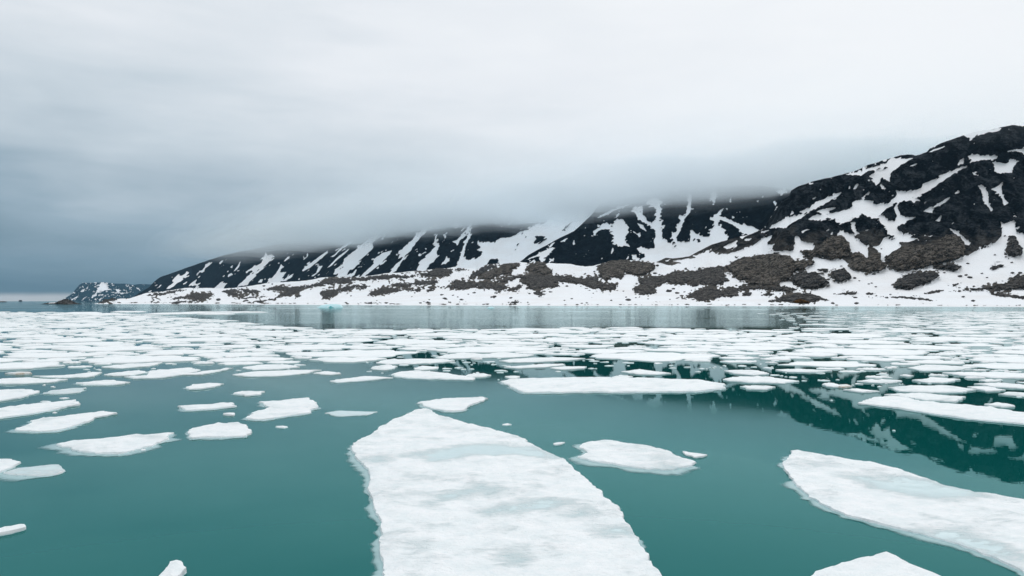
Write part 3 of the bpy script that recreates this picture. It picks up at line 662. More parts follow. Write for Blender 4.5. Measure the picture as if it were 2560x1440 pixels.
OUT = [
    # window, outline, material, label, bulge
    (4, [(210, 345), (300, 310), (430, 280), (560, 270), (700, 290), (840, 300), (905, 330), (880, 390), (800, 440), (700, 455), (610, 440), (550, 410), (540, 460), (500, 485), (420, 470), (350, 505), (260, 470), (250, 410), (270, 380)], 0, 'wide brown two-lobed rock knoll at the foot of the middle peak', 1.2),
    (4, [(1710, 350), (1780, 290), (1900, 250), (2080, 215), (2280, 205), (2400, 225), (2460, 250), (2480, 300), (2490, 380), (2480, 400), (2440, 470), (2420, 510), (2320, 520), (2300, 560), (2100, 570), (1930, 545), (1960, 500), (1860, 500), (1800, 480), (1780, 430), (1720, 390)], 0, 'largest rounded brown outcrop on the shore snow, deeply cracked', 1.2),
    (2, [(10, 470), (40, 425), (120, 425), (210, 440), (240, 490), (370, 475), (450, 490), (460, 520), (380, 550), (330, 580), (230, 590), (200, 690), (90, 700), (90, 730), (0, 730), (5, 600)], 0, 'brown scree apron just behind the dark dome-shaped rock', 0.7),
    (4, [(1060, 430), (1100, 400), (1250, 405), (1330, 410), (1380, 385), (1490, 360), (1690, 345), (1690, 470), (1750, 480), (1740, 510), (1640, 540), (1580, 570), (1500, 560), (1420, 560), (1340, 590), (1300, 560), (1310, 520), (1230, 555), (1100, 550), (1040, 520), (960, 560), (900, 600), (920, 650), (820, 675), (720, 675), (650, 640), (640, 600), (700, 570), (760, 560), (690, 520), (720, 480), (860, 455), (1000, 450)], 2, 'broad brown-grey scree mound with a hooked lower end', 0.7),
    (5, [(2300, 860), (2400, 850), (2480, 860), (2560, 850)], 2, None, 0),
    (4, [(0, 480), (80, 470), (240, 460), (260, 520), (340, 540), (500, 560), (420, 620), (300, 620), (200, 600), (120, 570), (50, 545), (-30, 540), (-30, 490)], 2, 'tongue of grey scree below the two-lobed knoll', 0.8),
    (4, [(860, 755), (1100, 720), (1240, 680), (1420, 610), (1500, 565), (1580, 600), (1650, 615), (1820, 590), (2000, 570), (2200, 570), (2400, 575), (2540, 605), (2440, 640), (2250, 620), (2020, 610), (1840, 625), (1850, 690), (1640, 700), (1560, 730), (1390, 750), (1380, 720), (1320, 700), (1200, 710), (1050, 740)], 2, 'long low ridge of grey scree tapering left to the shore', 0.6),
    (4, [(1880, 660), (1930, 640), (2010, 650), (1990, 680), (1920, 690)], 1, 'small dark rock at the end of the long scree ridge', 1.0),
    (4, [(2070, 680), (2120, 660), (2220, 650), (2310, 660), (2200, 685)], 1, 'flat row of dark stones between scree ridge and mossy mound', 0.8),
    (2, [(-45, 905), (0, 885), (100, 860), (260, 815), (400, 810), (470, 830), (560, 860), (610, 885), (540, 890), (500, 880), (420, 905), (300, 915), (170, 890), (90, 900), (0, 905)], 1, 'low grey mound by the water with an orange mossy foot', 0.9),
    (2, [(210, 690), (250, 630), (330, 600), (430, 605), (520, 640), (610, 720), (530, 750), (400, 770), (330, 755), (250, 720)], 1, 'dark grey dome-shaped rock standing alone in the snow', 1.5),
    (2, [(600, 590), (680, 585), (740, 560), (800, 610), (830, 670), (760, 690), (700, 710), (650, 670)], 1, 'dark grey crag to the right of the dome-shaped rock', 1.3),
    (2, [(480, 570), (560, 558), (600, 575), (590, 595), (510, 590)], 1, 'thin grey slab above the dome-shaped rock', 0.8),
    (2, [(1225, 740), (1280, 680), (1350, 630), (1480, 605), (1640, 600), (1710, 640), (1620, 690), (1500, 740), (1400, 775), (1270, 770)], 1, 'grey hump of broken rock lying tilted in the open snow', 1.2),
    (2, [(1620, 555), (1700, 530), (1830, 510), (1940, 550), (1860, 590), (1800, 570), (1660, 570)], 1, 'flat grey outcrop under the big brown cliff', 0.9),
    (2, [(2370, 680), (2440, 640), (2560, 630), (2640, 640), (2640, 750), (2560, 755), (2400, 780), (2200, 775), (1960, 790), (1800, 790), (1980, 765), (2150, 750), (2330, 720), (2440, 690)], 2, 'long grey scree bank at the right edge', 0.7),
    (2, [(2190, 820), (2260, 805), (2400, 825), (2560, 840), (2640, 850), (2640, 885), (2560, 880), (2420, 855), (2240, 835)], 2, 'thin scree strip nearest the shore at the right edge', 0.7),
    (2, [(2350, 430), (2380, 340), (2400, 240), (2440, 230), (2470, 290), (2530, 380), (2520, 430), (2440, 450)], 1, 'pointed grey rock rib rising from the right snow slope', 1.0),
    (2, [(2200, 570), (2260, 535), (2350, 520), (2330, 545), (2240, 575)], 1, 'small slanting dark rock on the right snow slope', 0.9),
    (2, [(1520, 815), (1640, 785), (1780, 780), (1700, 800), (1600, 820)], 2, 'narrow streak of stones below the tilted grey hump', 0.7),
    (2, [(610, 825), (800, 800), (870, 800), (900, 815), (850, 830), (700, 825)], 1, 'flat dark streak of stones right of the mossy mound', 0.7),
    (2, [(940, 815), (1000, 805), (1080, 815), (1010, 830)], 1, 'short dark stone streak on the snow flat', 0.7),
    (2, [(1080, 845), (1300, 843), (1500, 853), (1690, 888), (1600, 888), (1400, 864), (1200, 858)], 1, 'long thin line of dark stones across the snow flat', 0.6),
    (2, [(1740, 745), (1850, 720), (1950, 700), (1860, 735)], 1, 'thin slanting streak of stones right of the tilted hump', 0.7),
    (2, [(1170, 490), (1190, 440), (1260, 400), (1360, 345), (1500, 330), (1620, 300), (1820, 220), (1890, 250), (1930, 310), (1950, 380), (1930, 440), (1880, 480), (1740, 500), (1600, 540), (1420, 580), (1290, 585), (1220, 550)], 0, 'big pale brown cliff at the foot of the right mountain', 1.3),
    (2, [(800, 545), (830, 520), (820, 410), (900, 400), (970, 460), (1010, 460), (1030, 410), (1110, 400), (1110, 490), (1180, 540), (1120, 590), (1030, 590), (1000, 610), (940, 580), (890, 595)], 0, 'ragged brown crag with a square tower left of the big cliff', 1.2),
    (2, [(320, 400), (470, 380), (520, 300), (620, 240), (720, 240), (800, 310), (820, 400), (790, 450), (720, 455), (620, 480), (560, 460), (480, 430), (420, 460), (360, 440)], 0, 'rounded brown shoulder above the dome-shaped rock', 1.2),
    (6, [(0, 285), (150, 270), (330, 285), (520, 255), (640, 200), (760, 190), (860, 205), (960, 203), (1090, 212), (960, 240), (830, 225), (825, 285), (740, 308), (600, 300), (430, 295), (280, 325), (130, 315), (-40, 312), (-40, 290)], 2, 'uneven dark scree crest at the foot of the receding range', 0.8),
    (6, [(1045, 330), (1070, 270), (1140, 230), (1200, 190), (1300, 150), (1400, 150), (1470, 170), (1380, 180), (1300, 210), (1220, 260), (1150, 300), (1080, 335)], 1, 'slanting dark rib with pale streaks left of two crags', 0.9),
    (6, [(1140, 335), (1210, 290), (1300, 260), (1400, 190), (1560, 130), (1690, 140), (1660, 190), (1560, 220), (1580, 260), (1450, 280), (1390, 300), (1330, 330), (1200, 335)], 0, 'slanting brown crag between dark rib and square-shouldered crag', 1.0),
    (6, [(1720, 235), (1760, 165), (1830, 150), (1890, 120), (1990, 130), (2000, 170), (1970, 210), (2040, 190), (2090, 240), (2030, 280), (1960, 285), (1910, 250), (1850, 235), (1790, 245)], 0, 'square-shouldered brown crag with snow notch under the middle peak', 1.1),
    (6, [(1310, 390), (1440, 330), (1600, 290), (1760, 275), (1900, 275), (2010, 285), (2160, 290), (2300, 290), (2440, 330), (2560, 300), (2560, 450), (2480, 430), (2400, 380), (2280, 370), (2100, 372), (2180, 425), (2090, 440), (1960, 440), (1830, 465), (1730, 460), (1780, 420), (1690, 395), (1660, 370), (1740, 330), (1660, 330), (1580, 350), (1490, 375)], 2, 'widest grey-brown scree field in the middle of the shore', 0.7),
    (6, [(1500, 490), (1540, 445), (1620, 420), (1660, 390), (1700, 410), (1690, 450), (1640, 475), (1560, 485)], 2, 'small scree patch under the widest scree field', 0.8),
    (6, [(780, 355), (880, 345), (960, 355), (1080, 375), (1200, 370), (1300, 360), (1380, 390), (1550, 400), (1510, 430), (1480, 470), (1440, 490), (1350, 480), (1340, 455), (1200, 450), (1120, 440), (1000, 465), (900, 455), (800, 450), (700, 430), (640, 430), (610, 490), (540, 490), (480, 460), (560, 450), (640, 415), (780, 425), (860, 390), (800, 370)], 2, 'long scree band left of the widest scree field', 0.7),
    (6, [(40, 400), (180, 385), (350, 380), (380, 355), (500, 345), (690, 350), (650, 390), (540, 410), (470, 405), (350, 410), (280, 440), (140, 425), (100, 410)], 2, 'low scree band with raised right end above mid shore', 0.8),
    (6, [(-60, 440), (140, 435), (240, 455), (380, 450), (470, 460), (450, 490), (300, 480), (200, 480), (100, 490), (80, 515), (-60, 520)], 2, 'dark scree strip below the band with raised end', 0.8),
    (6, [(1840, 500), (1900, 470), (2010, 515), (1900, 540)], 1, 'lone dark rock below the widest scree field', 1.0),
    (6, [(1280, 550), (1330, 535), (1400, 550), (1370, 575), (1320, 565)], 1, 'small spiky dark rock low on the mid-shore snow', 1.0),
    (6, [(900, 600), (950, 570), (1010, 585), (960, 602)], 1, 'small dark rock low on the snow left of the spiky one', 1.0),
    (6, [(715, 580), (740, 560), (820, 570), (740, 590)], 1, 'flat dark rock low on the snow above the round boulder', 1.0),
    (6, [(490, 620), (550, 605), (590, 630), (530, 636)], 1, 'dark rock at the waterline left of the round boulder', 0.9),
    (6, [(790, 630), (793, 612), (808, 603), (824, 610), (832, 632), (810, 636)], 1, 'lone round dark boulder near the waterline', 1.6),
    (6, [(1500, 622), (1560, 610), (1640, 605), (1710, 625), (1600, 636)], 1, 'row of grey stones at the waterline, mid shore', 0.9),
    (7, [(1600, 700), (1700, 672), (1820, 657), (2060, 660), (2330, 622), (2560, 627), (2560, 650), (2480, 670), (2380, 680), (2240, 690), (2100, 700), (2000, 690), (1960, 720), (1880, 730), (1760, 745), (1650, 750), (1560, 770), (1400, 790), (1350, 800), (1280, 780), (1380, 750), (1520, 740)], 2, 'long dark scree crest under the streaked range', 0.7),
    (7, [(1560, 860), (1610, 820), (1780, 800), (1880, 770), (2020, 750), (2200, 755), (2120, 810), (2030, 830), (2080, 790), (1980, 800), (1900, 830), (1800, 840), (1810, 870), (1740, 900), (1680, 920), (1590, 925), (1620, 890)], 2, 'club-shaped scree patch above the turquoise ice', 0.8),
    (7, [(2150, 885), (2200, 830), (2320, 800), (2400, 780), (2560, 790), (2600, 800), (2560, 830), (2470, 850), (2300, 880), (2220, 890)], 2, 'wedge of scree right of the club-shaped patch', 0.8),
    (7, [(1260, 920), (1320, 870), (1360, 880), (1300, 915)], 1, 'small slanting dark rock left of the club-shaped scree', 0.9),
    (7, [(360, 830), (480, 800), (600, 785), (720, 800), (900, 830), (760, 850), (660, 850), (640, 830), (600, 812), (510, 838), (560, 858), (650, 852), (580, 890), (460, 880), (420, 850)], 2, 'ring-shaped scree patch with snow in its middle', 0.7),
    (7, [(870, 800), (1000, 775), (1130, 750), (1240, 740), (1090, 770), (1350, 780), (1340, 830), (1250, 870), (1150, 890), (1060, 910), (1040, 945), (960, 950), (930, 930), (1020, 900), (1100, 850), (1180, 825), (1000, 830), (880, 815)], 2, 'hooked dark scree bank right of the ring-shaped patch', 0.7),
    (7, [(510, 930), (620, 905), (800, 890), (1000, 885), (820, 910), (640, 920)], 1, 'thin dark stone streak below the ring-shaped patch', 0.7),
    (7, [(0, 860), (150, 850), (300, 855), (200, 870), (380, 880), (220, 895), (300, 910), (180, 930), (60, 935), (-30, 920), (-30, 870)], 2, 'forked dark scree patch left of the ring-shaped one', 0.7),
    (7, [(590, 955), (680, 935), (750, 940), (660, 957)], 1, 'short stone streak at the shore below the ring-shaped patch', 0.8),
    (7, [(720, 970), (840, 935), (960, 925), (880, 960), (760, 977)], 1, 'slanting stone streak reaching the waterline under the hooked bank', 0.7),
    (7, [(2010, 977), (2200, 960), (2420, 970), (2200, 980)], 1, 'low line of stones at the waterline right of turquoise ice', 0.8),
    (8, [(1780, 490), (1860, 460), (2050, 440), (2270, 400), (2480, 400), (2400, 415), (2260, 430), (2100, 460), (1960, 490), (1880, 500)], 2, 'upper dark stone band at the left end of the shore', 0.7),
    (8, [(2060, 530), (2200, 500), (2400, 470), (2560, 455), (2580, 500), (2400, 510), (2250, 525), (2100, 540)], 2, 'middle dark stone band at the left end of the shore', 0.7),
    (8, [(1750, 570), (1900, 540), (2010, 545), (1880, 562)], 1, 'lowest short stone band at the left end of the shore', 0.8),
    (8, [(1960, 582), (2150, 560), (2300, 545), (2560, 530), (2560, 545), (2350, 562), (2200, 587)], 1, 'long stone band by the waterline at the left end', 0.7),
    (8, [(1200, 586), (1260, 550), (1350, 525), (1500, 520), (1600, 515), (1560, 530), (1420, 550), (1300, 572)], 1, 'dark rocky tip where the shore ends at left', 0.7),
]
X_, Y_ = np.meshgrid(np.arange(MW) + MX0 + 0.5, np.arange(MH) + MY0 + 0.5)
om = np.zeros((MH, MW))
for i, (c, p, mi, lab, bul) in enumerate(OUT):
    if lab:
        paint(om, P(c, p), 1, 1.0, 12, 3, i)
halo = blur(blur(om, 7), 7)
specks = fbm(X_ / 9.0, Y_ / 3.6, 4, 0.62)
patchy = fbm(X_ / 60.0 + 8, Y_ / 26.0, 3)
low_ground = (Y_ > 600)
rock[(halo > 0.05) & low_ground & (specks + halo * 0.65 + patchy * 0.5 > 0.30)] = 1
rock[(rock < 0.5) & low_ground & (specks + patchy * 0.55 > 0.42) & (Y_ < shore_y(X_) - 4)] = 1
crag = fbm(X_ / 9.0 + 31 + Y_ / 16.0, Y_ / 6.5, 4, 0.65)


streaky = fbm((0.60 * X_ + 0.80 * Y_) / 5.5 + 4, (0.80 * X_ - 0.60 * Y_) / 26.0, 4, 0.62)


def snow_specks(rock_mask, amount, crag=crag):
    m_ = rock_mask.copy()
    edge = blur(blur(1 - rock_mask, 6), 6)
    m_[(rock_mask > 0.5) & (crag + edge * 0.55 + patchy * 0.4 > amount)] = 0
    m_[(rock_mask < 0.5) & (-crag + (1 - edge) * 0.12 + patchy * 0.3 > amount + 0.08)] = 1
    return m_


near_snow = 1 - np.where(Y_ < 640, snow_specks(rock, 0.26, 0.6 * crag + 0.5 * streaky), rock)
mid_snow = 1 - snow_specks(mid, 0.29)
range_snow = 1 - snow_specks(rng3, 0.28, streaky)
head_snow = 1 - snow_specks(headl, 0.18)
# dark tidemark of stones along the shore
tide = near_snow.copy()
band = (Y_ > shore_y(X_) - 5.0) & (Y_ < shore_y(X_) - 2.2)
tide[band & (fbm(X_ / 18.0, Y_ / 2.2, 4, 0.6) > 0.04)] = 0
near_field = blur(tide, 1)
slope('mountain_slope', 110, 2790, 1.7, shore_y, c1, shoreD, crestD, 250, gex, near_field, M_NEAR, 15.0, 38.0, 1.3, 0.30, brown_near, shore=True)

crest2 = lin([(1250, 690), (1290, 662), (1321, 638), (1358, 617), (1399, 595), (1433, 579), (1455, 560), (1480, 536), (1487, 526), (1505, 507), (1560, 496), (1650, 482), (1800, 466), (1900, 464), (1965, 472), (2060, 500), (2120, 540)])
base2 = lambda x: np.maximum(c1(x) + 14, crest2(x) + 3)
slope('middle_mountain', 1256, 2110, 1.7, base2, crest2, lin([(1250, 2350), (1400, 2150), (1640, 1980), (2110, 1800)]), lin([(1250, 2420), (1400, 2550), (1500, 2750), (1700, 2600), (1900, 2330), (2110, 2250)]), 150, 0.9, blur(mid_snow, 1), M_MID, 22.0, 60.0, 1.2, 0.30, back=900)
crest3 = lin([(322, 752), (337, 739), (372, 719), (386, 703), (400, 693), (447, 676), (487, 662), (520, 651), (560, 638), (620, 625), (700, 610), (800, 596), (900, 576), (1000, 556), (1100, 540), (1200, 530), (1350, 524), (1540, 515)])
base3 = lambda x: np.maximum(np.minimum(c1(x) + 14, 752.5), crest3(x) + 2)
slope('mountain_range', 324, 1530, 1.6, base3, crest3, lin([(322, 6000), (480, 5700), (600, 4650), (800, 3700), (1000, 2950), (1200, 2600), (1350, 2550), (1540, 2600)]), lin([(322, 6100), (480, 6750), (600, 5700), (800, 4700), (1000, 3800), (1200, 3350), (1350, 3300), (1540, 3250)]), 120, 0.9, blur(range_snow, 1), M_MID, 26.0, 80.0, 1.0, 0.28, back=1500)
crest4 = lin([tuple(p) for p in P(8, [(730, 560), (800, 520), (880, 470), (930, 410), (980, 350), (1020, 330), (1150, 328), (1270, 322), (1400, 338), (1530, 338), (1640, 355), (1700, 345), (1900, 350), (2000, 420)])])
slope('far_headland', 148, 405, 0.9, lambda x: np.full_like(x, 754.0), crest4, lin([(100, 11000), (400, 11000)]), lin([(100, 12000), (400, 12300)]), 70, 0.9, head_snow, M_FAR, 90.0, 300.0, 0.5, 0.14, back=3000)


# ------------------------------------------------------------------ rock outcrops standing out of the snow
def dist_to(poly, pts):
    a = poly
    b = np.roll(poly, -1, 0)
    ab = b - a
    L = np.maximum((ab ** 2).sum(1), 1e-9)
    out = np.full(len(pts), 1e9)
    for i in range(0, len(pts), 2000):
        p = pts[i:i + 2000, None]
        t_ = np.clip(((p - a) * ab).sum(-1) / L, 0, 1)
        d = np.hypot(*np.moveaxis(p - (a + ab * t_[..., None]), -1, 0))
        out[i:i + 2000] = d.min(1)
    return out


def cdt(outline, spacing, jit=0.35, seed=0):
    """points inside an outline, triangulated; returns pts, tris, number of rim points"""
    r = np.random.default_rng(seed + 11)
    lo = outline.min(0)
    hi = outline.max(0)
    sx, sy = (spacing, spacing) if np.isscalar(spacing) else spacing
    gx, gy = np.meshgrid(np.arange(lo[0], hi[0], sx), np.arange(lo[1], hi[1], sy))
    g_ = np.stack([gx.ravel(), gy.ravel()], -1)
    g_ += (r.random(g_.shape) - 0.5) * 2 * jit * np.array([sx, sy])
    g_ = g_[inside(outline, g_[:, 0], g_[:, 1])]
    if len(g_):
        sc = np.array([1 / sx, 1 / sy])
        g_ = g_[dist_to(outline * sc, g_ * sc) > 0.45]
    pts = np.concatenate([outline, g_])
    res = delaunay_2d_cdt([tuple(p) for p in pts], [], [list(range(len(outline)))], 1, 1e-6)
    co = np.array([(v[0], v[1]) for v in res[0]])
    tr = np.array([f for f in res[2] if len(f) == 3], np.int32)
    a, b, c = co[tr[:, 0]], co[tr[:, 1]], co[tr[:, 2]]
    cr_ = (b[:, 0] - a[:, 0]) * (c[:, 1] - a[:, 1]) - (b[:, 1] - a[:, 1]) * (c[:, 0] - a[:, 0])
    tr[cr_ < 0] = tr[cr_ < 0][:, ::-1]
    return co, tr


def outcrop(poly, mat, label, name='rock_outcrop', cat='rock', bulge=1.0, seed=0, group=None, depth=None, step=1.8, rag=3.0, torn=0.0):
    q = rough_outline(poly, 1.6, rag, 13, seed, 5)
    co, tr = cdt(q, step, 0.4, seed)
    d = dist_to(q, co)
    if torn > 0:
        # the margin breaks up into separate stones with snow between them
        cen = co[tr].mean(1)
        dc = d[tr].mean(1)
        nn = fbm(cen[:, 0] / 6.5 + seed, cen[:, 1] / 3.4 + 2, 4, 0.65)
        keep = nn * 1.5 + dc / np.clip(d.max() * 0.8, 2.5, 9.0) > 0.28 * torn - 0.05
        if keep.sum() > 12:
            tr = tr[keep]
    D = near_depth(co[:, 0], co[:, 1]) if depth is None else np.full(len(co), float(depth))
    mpp = D.mean() / FPX
    xm = co[:, 0] * mpp
    zm = co[:, 1] * mpp
    size = min(d.max(), 22)
    prof = np.sqrt(np.clip(d / max(size, 1), 0, 1))
    n = fbm(xm / 15 + seed, zm / 10, 5, 0.62, True)
    n2 = fbm(xm / 4.0 + seed * 3, zm / 2.8, 3, 0.6)
    hgt = bulge * mpp * (prof * size * 0.5 * (0.6 + 1.2 * n) + n2 * 3.6 * np.clip(d / 2, 0.3, 1)) - 0.35 * mpp
    w_ = to_world(co[:, 0], co[:, 1], D)
    w_[:, 1] -= hgt * 1.6 + 3.0 + 2.0 * np.clip(d / 3, 0, 1)     # clear of the snow, leaning out of the hill
    w_[:, 2] += hgt * 0.30
    e = {}
    for a, b, c in tr.tolist():
        for u_, v_ in ((a, b), (b, c), (c, a)):
            if (v_, u_) in e:
                del e[(v_, u_)]
            else:
                e[(u_, v_)] = 1
    e = np.array(list(e), np.int32)
    # skirt back into the hill so that the block has a body
    sk = w_.copy()
    sk[:, 1] += 9 * max(1, mpp)
    sk[:, 2] -= 1.5
    keepv = np.unique(tr)
    remap = np.full(len(w_), -1)
    remap[keepv] = np.arange(len(keepv))
    used = np.unique(e)
    idx = np.full(len(w_), -1)
    idx[used] = len(keepv) + np.arange(len(used))
    quads = np.stack([remap[e[:, 1]], remap[e[:, 0]], idx[e[:, 0]], idx[e[:, 1]]], -1)
    allco = np.concatenate([w_[keepv], sk[used]])
    c0 = allco[np.argmin(allco[:, 2])].copy()
    o = mesh_np(name, allco - c0, [remap[tr][:, ::-1], quads], mat, False)
    o.location = c0
    tag(o, label, cat, group)
    return o


RM = (M_ROCK_BROWN, M_ROCK_GREY, M_SCREE)
for i, (c, p, mi, lab, bul) in enumerate(OUT):
    if lab is None:
        continue
    nm = 'scree_patch' if mi == 2 else 'rock_outcrop'
    o = outcrop(P(c, p), RM[mi], lab, nm, 'scree' if mi == 2 else 'rock', bul * 0.75, i, torn=(0.95 if mi == 2 else 0.8), rag=4.2)
    if 'mossy foot' in lab:
        mo = outcrop(P(2, [(265, 885), (310, 870), (350, 880), (420, 900), (400, 918), (300, 922)]), M_MOSS, None, 'moss_patch', None, 1.5, 77, depth=near_depth(np.array([2005.0]), np.array([755.0]))[0] - 14)
        mo.location = mo.location - o.location
        mo.parent = o

# loose boulders on the snow
BOUL = [(2, 850, 820, 5), (2, 865, 858, 5), (2, 860, 662, 5), (2, 1050, 622, 5), (2, 905, 688, 2.5), (2, 1000, 720, 3), (2, 1030, 712, 3), (2, 1070, 748, 3), (2, 600, 672, 4), (2, 600, 740, 4), (2, 700, 712, 3), (2, 640, 915, 6), (2, 870, 918, 7), (2, 1215, 825, 3), (2, 1755, 607, 3.5), (2, 1970, 632, 4), (2, 1910, 645, 6), (2, 2010, 658, 7), (2, 1990, 515, 4), (2, 2040, 890, 6), (2, 1940, 850, 5), (2, 2130, 615, 3), (2, 2430, 505, 4), (2, 2510, 610, 5), (2, 2430, 612, 5), (2, 2180, 655, 3), (2, 1130, 370, 3), (2, 2260, 430, 3), (2, 2360, 240, 3), (2, 1100, 605, 2.5),
        (4, 930, 340, 5), (4, 1110, 605, 5), (4, 1060, 635, 9), (4, 1150, 655, 7), (4, 1400, 380, 4), (4, 210, 410, 4), (4, 690, 548, 4), (4, 540, 632, 3), (4, 570, 700, 3), (4, 400, 738, 4), (4, 820, 720, 3), (4, 590, 735, 8), (4, 1235, 640, 3), (4, 900, 430, 6), (4, 195, 657, 2.5), (4, 120, 766, 4), (4, 65, 770, 3), (4, 1710, 795, 4), (4, 680, 705, 3),
        (6, 1110, 507, 5), (6, 1380, 508, 5), (6, 715, 530, 5), (6, 850, 535, 4), (6, 1040, 520, 3), (6, 1560, 568, 5), (6, 1770, 622, 3), (6, 1910, 552, 4), (6, 1790, 515, 4), (6, 2310, 578, 4), (6, 2250, 423, 5), (6, 2420, 424, 2.5), (6, 2220, 598, 3), (6, 2430, 634, 3), (6, 2050, 495, 5), (6, 345, 552, 2.5), (6, 910, 556, 3), (6, 560, 588, 3), (6, 980, 325, 3), (6, 185, 342, 2.5), (6, 30, 630, 5), (6, 450, 632, 5),
        (7, 1900, 970, 4), (7, 330, 938, 8), (7, 310, 978, 4), (7, 890, 768, 5), (7, 1960, 885, 3), (7, 2120, 750, 5), (7, 2000, 690, 5)]
brng = np.random.default_rng(5)
SHORT = {'two-lobed rock knoll': 'two-lobed knoll', 'largest rounded': 'largest brown outcrop', 'hooked lower end': 'hooked scree mound', 'tongue of': 'grey scree tongue', 'long low ridge': 'long scree ridge', 'orange mossy': 'mossy mound', 'dark grey dome': 'dome-shaped rock', 'dark grey crag': 'dark grey crag', 'grey hump': 'tilted grey hump', 'flat grey outcrop': 'flat grey outcrop', 'long grey scree bank': 'right scree bank', 'pointed grey': 'pointed rock rib', 'big pale brown': 'big brown cliff', 'square tower': 'ragged brown crag', 'small scree patch': 'small scree patch', 'widest grey': 'widest scree field', 'long scree band': 'long scree band', 'raised right end': 'raised scree band', 'dark scree strip': 'dark scree strip', 'lone dark rock': 'lone dark rock', 'spiky': 'spiky dark rock', 'round dark boulder': 'lone round boulder', 'club-shaped scree patch': 'club-shaped scree', 'wedge of scree': 'wedge-shaped scree', 'ring-shaped scree patch with': 'ring-shaped scree', 'hooked dark': 'hooked scree bank', 'forked dark': 'forked scree patch', 'square-shouldered brown crag with': 'square-shouldered crag', 'long thin line': 'thin line of stones', 'streaked range': 'dark scree crest'}
OUTC = []
for c, p, mi, lab, bul in OUT:
    for key, nm in SHORT.items():
        if lab and key in lab and nm not in [q[2] for q in OUTC]:
            OUTC.append((*P(c, p).mean(0), nm))
            break
boul_named = []
for i, (c, x, y, r) in enumerate(BOUL):
    ctr = P(c, [(x, y)])[0]
    k = 9
    th = np.arange(k) / k * 2 * np.pi
    rr = r * (0.75 + 0.5 * brng.random(k)) * 0.62
    poly = np.stack([ctr[0] + np.cos(th) * rr * 1.35, ctr[1] - 0.2 * r + np.sin(th) * rr * 0.62], -1)
    near_mark = min(OUTC, key=lambda l: np.hypot(l[0] - ctr[0], 1.6 * (l[1] - ctr[1])))[2]
    o = outcrop(poly, M_ROCK_GREY, 'boulder', 'boulder', 'boulder', 1.6, 300 + i, 'loose boulders on the shore snow', step=1.2, rag=0.8)
    boul_named.append((o, '%s dark boulder on the snow by the %s' % ('tiny' if r < 3.6 else 'small', near_mark), ctr[0]))
BOUL_NAMED = boul_named


# islets out in the fjord mouth: low hummocks with a broken outline
def islet(name, label, px0, px1, top, waterline, seed, snow_px=None):
    D = CAMH * FPX / (waterline - HOR)
    mpp = D / FPX
    n = 90
    u_ = np.linspace(0, 1, n)
    v_ = np.linspace(-1, 1, 15)
    U, V = np.meshgrid(u_, v_)
    pxx = px0 + (px1 - px0) * U
    ht = np.interp(pxx, [p[0] for p in top], [p[1] for p in top]) * mpp
    half = (px1 - px0) * mpp * 0.22 * np.sqrt(np.clip(4 * U * (1 - U), 0, 1))
    nz = fbm(pxx * mpp / 7.0 + seed, V * 4 + seed, 5, 0.6)
    z = ht * np.clip(1 - V ** 2, 0, 1) ** 0.6 * (1 + 0.5 * nz) - 0.25
    co = np.stack([(pxx - 1280) / FPX * D, D + V * half + nz * 2, z], -1)
    c0 = co[7, n // 2].copy()
    c0[2] = 0
    o = mesh_np(name, (co - c0).reshape(-1, 3), grid_faces(15, n), M_ROCK_GREY, False)
    o.location = c0
    tag(o, label, 'islet')
    if snow_px:
        sel = (u_ * (px1 - px0) + px0 > snow_px[0]) & (u_ * (px1 - px0) + px0 < snow_px[1])
        sc_ = co[1:8, sel].copy()
        sc_[:, :, 1] -= 1.5
        sc_[:, :, 2] = np.maximum(sc_[:, :, 2] * np.linspace(1.1, 0.75, 7)[:, None], 0.2)
        s_ = mesh_np('snow_patch', (sc_ - c0).reshape(-1, 3), grid_faces(7, int(sel.sum())), M_ICEFAR, True, parent=o)
    return o


islet('rocky_islet', 'low rocky islet with a snow patch off the shore tip', 96, 204, [(96, 0.2), (112, 1.2), (120, 3.5), (132, 4.5), (150, 6), (156, 10.5), (163, 12.5), (172, 11), (180, 7.5), (188, 3), (204, 0.6)], 760.3, 1, (133, 152))
islet('low_islet', 'flat dark islet cut by the left edge of the picture', -30, 18, [(-30, 1), (0, 2.2), (11, 2.4), (14, 1), (18, 0.2)], 755.4, 2, (-20, 2))
islet('far_islet', 'tiny dark flat-topped islet alone on the far horizon', 46.5, 55.5, [(46.5, 1.8), (48, 4.0), (54, 4.1), (55.5, 1.8)], 754.2, 3)

# ------------------------------------------------------------------ ice floes
GEN_LABELS = []


def px_to_ground(q, z=0.15):
    D = (CAMH - z) * FPX / (q[:, 1] - HOR)
    return np.stack([(q[:, 0] - 1280) / FPX * D, D], -1)


